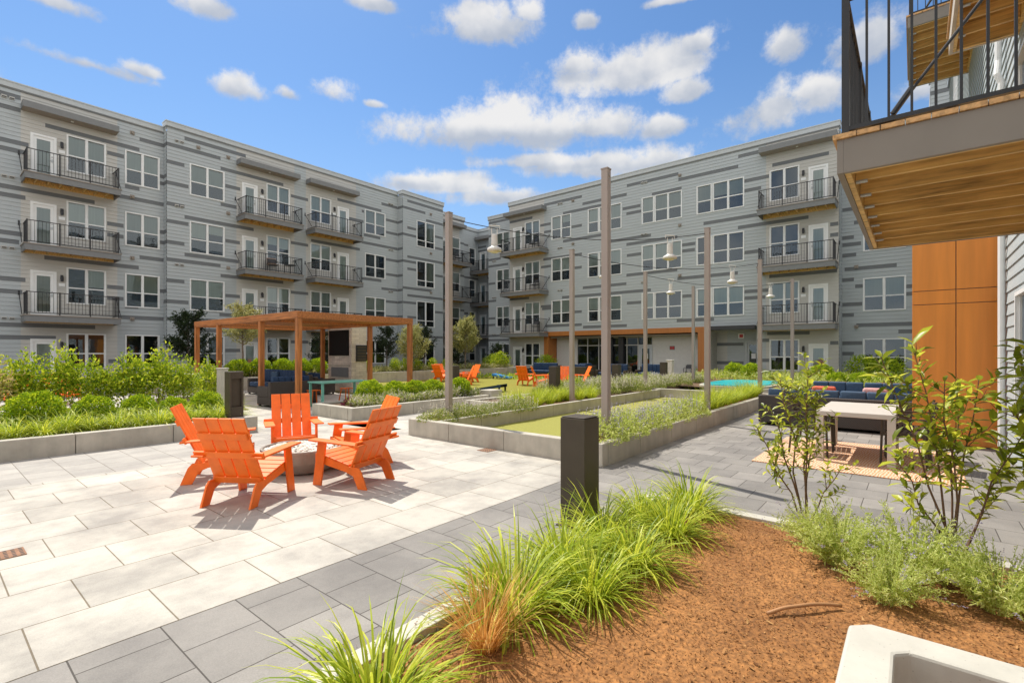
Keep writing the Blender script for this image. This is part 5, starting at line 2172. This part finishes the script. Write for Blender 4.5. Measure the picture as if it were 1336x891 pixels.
def stems(mb, n, r, h, rad, rg, z0=0.0):
    for k in range(n):
        a = rg.uniform(0, math.tau)
        o = Vector((math.cos(a), math.sin(a), 0))
        pts = [o * 0.03 + Vector((0, 0, z0)), o * r * 0.35 + Vector((0, 0, z0 + h * 0.45)), o * r * rg.uniform(0.5, 0.9) + Vector((0, 0, z0 + h * rg.uniform(0.75, 0.95)))]
        mb.tube(pts, [rad, rad * 0.75, rad * 0.4], 5)


def shrub(name, label, cat, loc, leafmesh, zc, stem_r, stem_h, scale=1.0, group=None, seed=0, part='foliage', rad=0.008, ns=7):
    t = thing(name, label, cat, loc, random.Random(seed).uniform(0, 6), group)
    t.scale = (scale,) * 3
    f = put(part, leafmesh, t, (0, 0, zc))
    b = MB()
    stems(b, ns, stem_r, stem_h, rad, random.Random(seed + 50))
    b.build('stem', M['stem'], t)
    return t


BX = [shrub_data('boxwood_leaves', 4200, 0.41, 0.41, 0.33, 0.050, 0.032, s, M['box'], 0.55, 0.14, 0.5) for s in (1, 2, 3)]
bl = ['clipped ball boxwood in the hedge bed, at its left end', 'clipped ball boxwood in the hedge bed, second from the left end', 'clipped ball boxwood in the hedge bed, under the leafy hedge', 'clipped ball boxwood behind the orange chair, in the hedge bed', 'clipped ball boxwood in the hedge bed beside the niche bollard']
for i, (x, y) in enumerate([(1.36, 11.85), (2.16, 11.85), (2.83, 11.85), (3.42, 11.8), (3.98, 11.7)]):
    shrub('boxwood_ball', bl[i], 'boxwood', (x, y, 0.25), BX[i % 3], 0.36, 0.3, 0.4, (0.95, 0.76, 0.72, 0.62, 0.74)[i], 'ball boxwoods in the hedge bed', i)
bl = ['ball boxwood nearest to the teal table in the boxwood bed', 'ball boxwood second along the boxwood bed', 'ball boxwood in the middle of the boxwood bed', 'ball boxwood fourth along the boxwood bed', 'ball boxwood directly behind the near left light pole']
for i, (x, y, s) in enumerate([(7.72, 11.2, 0.88), (8.5, 11.15, 0.8), (9.2, 11.15, 0.8), (9.85, 11.1, 0.78), (10.55, 10.7, 0.84)]):
    shrub('boxwood_ball', bl[i], 'boxwood', (x, y, 0.24), BX[(i + 1) % 3], 0.36, 0.3, 0.4, s, 'ball boxwoods beside the pergola', i + 10)
fb_ = [(9.0, 22.75), (9.9, 22.75), (10.9, 22.7), (11.8, 22.75), (12.7, 22.8), (15.0, 22.7)]
for i, (x, y) in enumerate(fb_):
    shrub('boxwood_ball', ['rounded boxwood by the white door seen through the pergola', 'rounded boxwood second from that door beyond the pergola', 'rounded boxwood under the ground floor window beyond the pergola', 'rounded boxwood behind the navy sofa back', 'rounded boxwood behind the front pergola post', 'rounded boxwood between the post and the fireplace tower'][i], 'boxwood', (x, y, 0.5), BX[i % 3], 0.36, 0.3, 0.4, 1.15, 'boxwoods along the left wing', i + 20)
for i, (x, y, lab) in enumerate([(25.8, 3.2, 'rounded boxwood left of the patio door in the right wing bed'), (26.2, 7.0, 'rounded boxwood in front of the alcove door'), (25.4, 6.0, 'small rounded boxwood beside the farthest right light pole'),
                                 (21.5, 2.2, 'rounded boxwood left-most behind the blue sofas'), (21.6, 1.5, 'rounded boxwood second behind the blue sofas'), (21.7, 0.75, 'rounded boxwood behind the blue sofas by the orange panel')]):
    shrub('boxwood_ball', lab, 'boxwood', (x, y, 0.3), BX[i % 3], 0.34, 0.3, 0.4, 1.15 if i < 3 else 0.85, 'boxwoods in the right wing bed', i + 30)
for i, (x, y, lab) in enumerate([(26.6, 22.9, 'bright leafy bush left of the white patio door of the right wing'), (27.4, 24.3, 'dark bush in shade by the corner of the right wing'), (28.2, 20.0, 'dark bush under the ground floor window of the right wing'), (28.4, 0.9, 'dark evergreen bush under the right-hand ground floor window'), (28.6, 1.9, 'dark evergreen bush beside the right wing corner')]):
    mesh = shrub_data('bush_leaves', 1500, 0.7, 0.7, 0.55, 0.10, 0.05, 60 + i, M['shrub'] if i == 0 else M['box'], 0.4, 0.35)
    shrub('garden_bush', lab, 'bush', (x, y, 0.3 if i != 0 else 0.5), mesh, 0.55, 0.4, 0.7, 1.0, 'bushes along the right wing', i + 40)

# leafy hedge
HD = [shrub_data('hedge_leaves', 1900, 0.5, 0.5, 0.6, 0.082, 0.042, 70 + s, M['shrub'], 0.2, 0.6, 0.6) for s in range(3)]
PK = shrub_data('bronze_leaves', 1400, 0.6, 0.5, 0.55, 0.085, 0.04, 90, M['pinkleaf'], 0.25, 0.5, 0.5)
hl = ['loose leafy hedge shrub beside the bronze-leaved one', 'tall leafy hedge shrub in front of the white patio door', 'leafy hedge shrub under the left wing windows', 'leafy hedge shrub in the middle of the hedge bed', 'leafy hedge shrub with shining top shoots, right of the middle', 'leafy hedge shrub at the right end of the hedge row']
for i, x in enumerate((1.35, 1.95, 2.5, 3.0, 3.5, 4.0)):
    shrub('hedge_shrub', hl[i], 'shrub', (x, 13.1 + 0.15 * math.sin(i * 3), 0.25), HD[i % 3], 0.85, 0.4, 0.95, 0.83 + 0.09 * math.sin(i * 2.1), 'leafy hedge shrubs', i + 70, ns=8)
shrub('hedge_shrub', 'bronze pink leaved shrub at the left edge of the photo', 'shrub', (0.65, 12.7, 0.25), PK, 0.75, 0.4, 0.8, 1.0, 'leafy hedge shrubs', 81)
shrub('hedge_shrub', 'bronze pink tinted shrub in front of the orange chairs behind the hedge', 'shrub', (0.05, 12.9, 0.25), PK, 0.75, 0.4, 0.8, 1.05, 'leafy hedge shrubs', 84)
shrub('hedge_shrub', 'bright green shrub at the far left edge, taller than the bronze one', 'shrub', (0.7, 14.6, 0.0), HD[1], 1.05, 0.4, 0.8, 1.1, 'leafy hedge shrubs', 82)
shrub('hedge_shrub', 'bright yellow green shrub left of the pale concrete post', 'shrub', (5.1, 14.9, 0.02), HD[0], 0.85, 0.4, 0.9, 0.86, 'leafy hedge shrubs', 83)
t = thing('stone_seat_block', 'pale grey concrete block with a slanted end, behind the hedge', 'block', (5.3, 17.4, 0))
b = MB()
b.prism([(-0.55, 0), (0.45, 0), (0.6, 0.95), (-0.15, 0.95), (-0.55, 0.6)], -0.35, 0.35)
b.build('block', M['concrete_lt'], t, bevel=0.02)
wall_blocks('planter_wall', 'low grey concrete ledge behind the yellow green shrub', [(4.0, 15.2, 6.2, 15.4, 0.42, 1.0)], 1.2)


# --- low cushions of silvery and green plants round the court
def cushion_data(name, n, r, h, L, W, seed, mats, flower=0.0):
    rg = random.Random(seed)
    b = MB()
    for k in range(n):
        a = rg.uniform(0, math.tau)
        rr = r * math.sqrt(rg.random())
        hh = h * (1 - 0.7 * (rr / r) ** 2) * rg.uniform(0.35, 1.1)
        d = Vector((math.cos(a) * rr / r, math.sin(a) * rr / r, 1.0)).normalized()
        c = Vector((rr * math.cos(a), rr * math.sin(a), hh * 0.85))
        ld = (d + rvec(rg) * 0.9).normalized()
        f = 1 if rg.random() < flower and hh > h * 0.45 else 0
        s = rg.uniform(0.6, 1.2)
        leaf(b, c, ld, (rvec(rg) + Vector((0, 0, 0.8))).normalized(), L * s, W * s, 0.2, f)
    for k in range(int(n * flower * 0.3)):
        a = rg.uniform(0, math.tau)
        rr = r * math.sqrt(rg.random()) * 0.9
        z = h * (1 - 0.6 * (rr / r) ** 2)
        for j in range(7):
            leaf(b, Vector((rr * math.cos(a) * 1.06, rr * math.sin(a) * 1.06, z * 0.8 + j * 0.022)), rvec(rg), Vector((0, 0, 1)), 0.022, 0.014, 0.1, 1)
    return b.data(name, mats)


CMT = [cushion_data('catmint', 1600, 0.36, 0.36, 0.045, 0.016, 100 + s, [M['catmint'], M['lavender']], 0.07) for s in range(2)]
THY = [cushion_data('thyme', 1500, 0.34, 0.24, 0.035, 0.016, 110 + s, [M['silver'], M['whiteflower']], 0.06) for s in range(2)]
FG = [grass_data('fountain_grass', 330, 0.62, 0.010, 0.9, 120 + s, M['grass'], 0.8, 0.12, 4) for s in range(2)]
SLV = [cushion_data('veronica', 1300, 0.42, 0.42, 0.06, 0.02, 130 + s, [M['silver'], M['whiteflower']], 0.2) for s in range(2)]
rg = random.Random(21)
sp = []
x = 6.55
while x < 10.6:
    sp.append((x, 3.76 + rg.uniform(-0.06, 0.06), 0.22, rg.uniform(1.05, 1.4)))
    x += 0.36
tufts('catmint_plant', 'catmint', 'catmint cushions on the right of the turf court', CMT, sp, 'silvery lavender catmint cushion along the right wall of the turf court')
sp = []
x = 10.7
while x < 16.3:
    sp.append((x, 3.76 + rg.uniform(-0.06, 0.06), 0.25, rg.uniform(0.8, 1.05)))
    x += 0.5
tufts('fountain_grass_tuft', 'grass tuft', 'grass tufts on the right of the turf court', FG, sp, 'fine green grass tuft toward the far end of the right court bed')
sp = []
x = 6.5
while x < 9.5:
    sp.append((x, 7.24 + rg.uniform(-0.05, 0.05), 0.22, rg.uniform(1.05, 1.4)))
    x += 0.34
tufts('thyme_plant', 'low plant', 'thyme cushions on the left of the turf court', THY, sp, 'low olive green cushion plant on the near left wall of the turf court')
sp = []
for i in range(15):
    sp.append((9.5 + i * 0.24 + rg.uniform(-0.1, 0.1), 7.45 + rg.uniform(-0.3, 0.75), 0.25, rg.uniform(0.7, 0.9)))
tufts('fountain_grass_tuft', 'grass tuft', 'bright fountain grass left of the court', FG, sp, 'bright green fountain grass tuft behind the left wall of the turf court')
sp = []
for i in range(34):
    sp.append((12.6 + i * 0.27, 7.35 + rg.uniform(-0.15, 1.5), 0.25, rg.uniform(1.0, 1.35)))
tufts('veronica_plant', 'low plant', 'flowering cushions by the lamp poles', SLV, sp, 'pale flowering cushion plant in the far left bed of the turf court')
sp = []
for i in range(18):
    if min(abs(11.8 + i * 0.5 - q) for q in (12.15, 15.6, 20.4)) < 0.45:
        continue
    sp.append((11.8 + i * 0.5 + rg.uniform(-0.1, 0.1), 8.4 + rg.uniform(-0.2, 0.6), 0.25, rg.uniform(0.8, 1.2)))
lf = [shrub_data('perennial_leaves', 650, 0.32, 0.32, 0.42, 0.09, 0.036, 140 + s, M['shrub'], 0.0, 0.05, 0.8) for s in range(2)]
tufts('leafy_perennial', 'low plant', 'leafy perennials before the lawn', lf, [(x, y, z + 0.2, s * 0.72) for x, y, z, s in sp], 'upright yellow green perennial between the turf court and the lawn')

# ground cover in the boxwood bed and the far beds: nobody could count it
def cover(name, boxes, n, L, W, hmin, hmax, mats, seed, flower=0.0, label=None):
    rg = random.Random(seed)
    b = MB()
    tot = sum((x1 - x0) * (y1 - y0) for x0, y0, x1, y1, z in boxes)
    for (x0, y0, x1, y1, z) in boxes:
        for k in range(int(n * (x1 - x0) * (y1 - y0) / tot)):
            x, y = rg.uniform(x0, x1), rg.uniform(y0, y1)
            hh = rg.uniform(hmin, hmax) * (0.7 + 0.6 * noise.noise((x * 1.8, y * 1.8, seed)))
            d = (Vector((0, 0, 0.7)) + rvec(rg)).normalized()
            s = rg.uniform(0.6, 1.3)
            leaf(b, Vector((x, y, z + max(0.0, hh))), d, rvec(rg), L * s, W * s, 0.15, 1 if rg.random() < flower else 0)
    return setting(b.build(name, mats), 'stuff')


cover('ground_cover', [(6.85, 10.38, 11.2, 10.95, 0.24)], 6000, 0.12, 0.028, 0.02, 0.30, [M['silver'], M['whiteflower']], 5, 0.35)
cover('ground_cover', [(5.6, 22.3, 27.4, 24.0, 0.5)], 7000, 0.22, 0.05, 0.02, 0.3, [M['olive'], M['whiteflower']], 6, 0.05)
cover('ground_cover', [(19.3, 2.2, 28.4, 3.9, 0.3), (23.4, 3.9, 28.4, 8.4, 0.3), (19.3, 0.4, 28.4, 2.2, 0.3)], 9000, 0.16, 0.035, 0.02, 0.42, [M['catmint'], M['shrub']], 7, 0.3)
cover('ground_cover', [(22.2, 13.2, 24.0, 24.0, 0.0), (26.9, 19, 29.2, 29.8, 0.0)], 2600, 0.2, 0.05, 0.02, 0.3, [M['box'], M['shrub']], 8, 0.3)
cover('hedge_understorey', [(-1.0, 11.3, 4.2, 12.9, 0.25)], 5500, 0.12, 0.035, 0.03, 0.32, [M['catmint'], M['box']], 9, 0.4)
PU = cushion_data('purple_leaves', 500, 0.26, 0.24, 0.08, 0.03, 150, [M['purple'], M['purple']], 0.0)
o = put('heuchera_plant', PU, None, (7.05, 10.95, 0.24))
tag(o, 'dark purple leaved plant at the corner of the boxwood bed', 'low plant')
# pale seed heads standing out of the far bed
for i, x in enumerate((17.2, 17.9, 18.8, 20.0, 21.2)):
    o = put('leafy_perennial', lf[i % 2], None, (x, 22.6, 0.85), i)
    tag(o, 'pale leafy perennial standing along the far planter wall', 'low plant', 'perennials on the far planter wall')


# --- trees
def tree(name, label, loc, h, crown_r, crown_z, n, mat, seed, L=0.10, W=0.05, trunk=0.045, group='young trees along the wings', tall=1.15):
    rg = random.Random(seed)
    t = thing(name, label, 'tree', loc, 0, group)
    tb, cb = MB(), MB()
    tb.tube([(0, 0, 0), (0.02, 0.01, h * 0.3), (0.0, 0.03, h * 0.6), (0.02, 0, h * 0.92)], [trunk, trunk * 0.85, trunk * 0.55, trunk * 0.15], 8)
    limbs = []
    for k in range(22):
        a = k * 2.4 + rg.uniform(-0.4, 0.4)
        z0 = crown_z - crown_r * tall * 0.9 + (h * 0.9 - (crown_z - crown_r * tall * 0.9)) * (k / 22) ** 1.1
        rr = crown_r * (1.0 - 0.55 * (k / 22)) * rg.uniform(0.65, 1.1)
        e = Vector((math.cos(a) * rr, math.sin(a) * rr, z0 + rr * rg.uniform(0.55, 1.0)))
        p = Vector((0.01, 0.01, max(0.3, z0)))
        mid = p.lerp(e, 0.5) + Vector((0, 0, -0.06 * rr))
        tb.tube([p, mid, e], [trunk * 0.4, trunk * 0.25, trunk * 0.08], 5)
        limbs.append((p, mid, e))
    for k in range(n):
        p, mid, e = limbs[rg.randrange(len(limbs))]
        s = rg.random() ** 0.55
        c = p.lerp(mid, s * 2) if s < 0.5 else mid.lerp(e, s * 2 - 1)
        c = c + rvec(rg) * (crown_r * 0.22 * rg.random())
        d = (rvec(rg) + Vector((c.x, c.y, 0.3)).normalized() * 0.5).normalized()
        q = rg.uniform(0.6, 1.25)
        leaf(cb, c, d, (rvec(rg) + Vector((0, 0, 0.6))).normalized(), L * q, W * q)
    tb.build('trunk', M['bark'], t)
    cb.build('crown', mat, t)
    return t


tree('olive_tree', 'light silvery young tree seen through the left half of the pergola', (9.15, 22.7, 0.5), 3.3, 0.95, 2.4, 4200, M['olive'], 1, 0.09, 0.04)
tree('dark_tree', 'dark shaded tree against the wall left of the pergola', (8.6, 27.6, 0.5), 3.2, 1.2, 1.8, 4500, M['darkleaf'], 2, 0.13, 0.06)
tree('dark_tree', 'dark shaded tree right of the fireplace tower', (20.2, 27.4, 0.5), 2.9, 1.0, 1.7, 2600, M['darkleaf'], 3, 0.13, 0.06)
tree('olive_tree', 'light silvery young tree beside the right pergola post', (18.5, 22.7, 0.5), 2.7, 1.15, 1.8, 4600, M['olive'], 4, 0.11, 0.05)
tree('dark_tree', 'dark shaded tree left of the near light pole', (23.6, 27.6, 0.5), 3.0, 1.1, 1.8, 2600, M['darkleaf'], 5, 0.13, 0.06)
tree('olive_tree', 'round-headed sunlit young tree right of the near light pole', (22.8, 22.6, 0.5), 3.4, 1.2, 2.1, 6000, M['olive'], 6, 0.12, 0.055, tall=1.0)
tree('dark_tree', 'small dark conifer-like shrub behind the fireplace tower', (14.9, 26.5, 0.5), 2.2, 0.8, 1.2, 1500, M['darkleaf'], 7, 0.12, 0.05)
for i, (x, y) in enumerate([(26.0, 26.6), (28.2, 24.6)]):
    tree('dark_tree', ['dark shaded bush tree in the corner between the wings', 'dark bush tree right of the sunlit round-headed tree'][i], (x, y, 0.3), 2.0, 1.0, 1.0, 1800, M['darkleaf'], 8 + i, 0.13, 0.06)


# --- the two open shrubs at the right, leaf by leaf
def open_shrub(name, label, loc, branches, seed, dens=1.0, L=0.075, W=0.026, mats=None):
    """branches: list of polylines (local) with start radius; leaves in whorls toward the ends"""
    rg = random.Random(seed)
    t = thing(name, label, 'shrub', loc)
    sb, lb = MB(), MB()

    def grow(pts, rad, level):
        pts = [Vector(p) for p in pts]
        n = len(pts)
        sb.tube(pts, [rad * (1 - 0.7 * i / (n - 1)) for i in range(n)], 6)
        tot = sum((pts[i + 1] - pts[i]).length for i in range(n - 1))
        s = 0.0
        stepn = max(4, int(tot / 0.016 * dens))
        for k in range(stepn):
            f = (k + rg.random()) / stepn
            if f < (0.42 if level == 0 else 0.15):
                continue
            d_ = f * tot
            i = 0
            while i < n - 2 and d_ > (pts[i + 1] - pts[i]).length:
                d_ -= (pts[i + 1] - pts[i]).length
                i += 1
            seg = pts[i + 1] - pts[i]
            c = pts[i] + seg * min(1, d_ / max(1e-6, seg.length))
            ax = seg.normalized()
            a = k * 2.39996
            u = ax.orthogonal().normalized()
            w = ax.cross(u)
            o = u * math.cos(a) + w * math.sin(a)
            ld = (o * rg.uniform(0.6, 1.1) + ax * rg.uniform(0.3, 0.9) + Vector((0, 0, rg.uniform(-0.35, 0.3)))).normalized()
            nn = (ax * 0.8 + Vector((0, 0, 0.7)) + rvec(rg) * 0.35).normalized()
            q = rg.uniform(0.6, 1.25) * (0.75 + 0.4 * f)
            s_ = ld.cross(nn).normalized()
            n2 = s_.cross(ld)
            LL, WW = L * q, W * q * rg.uniform(0.85, 1.15)
            droop = rg.uniform(0.05, 0.35)
            rows = [(0.0, 0.12), (0.3, 0.85), (0.62, 1.0), (1.0, 0.04)]
            k0 = len(lb.v)
            for (tt, ww) in rows:
                cc = c + ld * (LL * tt + 0.006) - n2 * (droop * LL * tt * tt)
                lb.v += [tuple(cc - s_ * WW * ww / 2 + n2 * WW * 0.22 * ww), tuple(cc), tuple(cc + s_ * WW * ww / 2 + n2 * WW * 0.22 * ww)]
            for r_ in range(3):
                for cidx in range(2):
                    q0 = k0 + r_ * 3 + cidx
                    lb.f.append((q0, q0 + 1, q0 + 4, q0 + 3))
                    lb.m.append(0)
        if level < 1:
            for k in range(max(2, int(tot / 0.13))):
                f = rg.uniform(0.42, 0.97)
                i = min(n - 2, int(f * (n - 1)))
                c = pts[i].lerp(pts[i + 1], f * (n - 1) - i)
                dd = (pts[i + 1] - pts[i]).normalized()
                sd = rvec(rg)
                sd = (sd - dd * sd.dot(dd)).normalized()
                ln = rg.uniform(0.10, 0.24)
                m = c + (dd * 0.5 + sd * 0.7).normalized() * ln * 0.5
                e = m + (dd * 0.7 + sd * 0.5 + Vector((0, 0, 0.35))).normalized() * ln * 0.5
                grow([c, m, e], rad * 0.4, level + 1)

    for (pts, rad) in branches:
        grow(pts, rad, 0)
    sb.build('stem', M['stem'], t)
    lb.build('foliage', mats or M['glossy'], t, smooth=True)
    return t


def fan(seed, tips, rad=0.009, wig=0.04):
    rg = random.Random(seed)
    out = []
    for (x, y, z) in tips:
        p = []
        for k in range(6):
            s = k / 5
            e = s ** 1.25
            p.append((x * e + rg.uniform(-wig, wig) * s * (1 - s) * 3, y * e + rg.uniform(-wig, wig) * s * (1 - s) * 3, z * s))
        out.append((p, rad))
    return out


# local frame: image-right is (0.63,-0.77), image-depth (0.77,0.63)
def rt(px, z, dep=0.0):
    return (0.634 * px + 0.774 * dep, -0.774 * px + 0.634 * dep, z)


open_shrub('open_shrub', 'multi-stemmed open shrub with glossy leaves at the kerb left of the white table', (4.82, 0.72, 0.03),
           fan(1, [rt(-0.30, 1.12), rt(-0.16, 1.36, 0.1), rt(-0.05, 1.22, -0.1), rt(0.06, 1.44, 0.05), rt(0.16, 1.16, 0.1), rt(0.33, 0.62, 0.0), rt(-0.36, 0.92, 0.1)]), 5, 0.9, 0.064, 0.027)
open_shrub('open_shrub', 'tall open shrub with bright glossy leaves in front of the orange panel', (4.58, -0.22, 0.05),
           fan(2, [rt(-0.44, 1.52, 0.1), rt(-0.30, 1.60, 0.0), rt(-0.16, 1.36, -0.1), rt(0.10, 1.30, 0.1), rt(0.26, 1.36, 0.1), rt(0.42, 0.85, 0.05), rt(-0.34, 0.8, 0.1), rt(0.48, 1.1, -0.05)]), 8, 0.62, 0.10, 0.038)
open_shrub('open_shrub', 'glossy-leaved shrub cut by the right edge of the photo', (4.95, -0.82, 0.05),
           fan(3, [rt(-0.30, 1.62, 0.0), rt(-0.1, 1.5, 0.1), rt(0.1, 1.65, 0.1), rt(-0.35, 1.2, 0.05), rt(0.05, 1.2, -0.1), rt(-0.25, 0.85, 0.0), rt(0.25, 1.35, 0.0)]), 12, 0.55, 0.13, 0.05)


# --- feathery catmint mounds in the bark bed
def feather_data(name, n, r, h, seed):
    rg = random.Random(seed)
    b = MB()
    for k in range(n):
        a = rg.uniform(0, math.tau)
        el = rg.uniform(0.05, 1.0)
        o = Vector((math.cos(a), math.sin(a), 0))
        L = rg.uniform(0.6, 1.05)
        p0 = o * (0.14 * r)
        top = o * (r * (1 - el * 0.6) * L) + Vector((0, 0, h * (0.32 + 0.7 * el) * L))
        mid = p0.lerp(top, 0.5) + Vector((0, 0, h * 0.12))
        sd = Vector((-o.y, o.x, 0)) * 0.0016
        # thin stalk
        k0 = len(b.v)
        for p in (p0, mid, top):
            b.v += [tuple(p - sd), tuple(p + sd)]
        b.f += [(k0, k0 + 1, k0 + 3, k0 + 2), (k0 + 2, k0 + 3, k0 + 5, k0 + 4)]
        b.m += [0, 0]
        m = 20
        for j in range(m):
            s = 0.15 + 0.85 * j / m
            c = p0.lerp(mid, s * 2) if s < 0.5 else mid.lerp(top, s * 2 - 1)
            d = (rvec(rg) + (top - p0).normalized() * 0.6).normalized()
            q = rg.uniform(0.6, 1.2) * (1.15 - 0.5 * s)
            leaf(b, c, d, rvec(rg), 0.042 * q, 0.013 * q, 0.15, 0)
        if rg.random() < 0.12:
            ax = (top - mid).normalized()
            for j in range(16):
                c = top + ax * (j * 0.0065) + rvec(rg) * 0.006
                leaf(b, c, rvec(rg), rvec(rg), 0.012, 0.008, 0.1, 1)
    return b.data(name, [M['catmint'], M['lavender']])


FE = [feather_data('russian_sage', 190, 0.50, 0.46, 200 + s) for s in range(3)]
fl = ['feathery grey green sage mound behind the irrigation pipe', 'feathery sage mound with lavender spikes below the tall open shrub', 'feathery sage mound toward the right edge, above the pit wall', 'low feathery sage mound at the right edge of the photo', 'feathery sage mound against the kerb, under the first open shrub', 'small feathery sage mound in front of the pit corner']
fs = [(4.15, 0.42, 0.95), (4.25, 0.0, 1.1), (4.05, -0.38, 0.9), (4.1, -0.8, 0.85), (4.55, 0.6, 0.85), (3.72, 0.12, 0.7)]
tufts('sage_mound', 'sage plant', 'sage mounds in the bark bed', FE, [(x, y, mulch_h(x, y), s) for x, y, s in fs], fl)
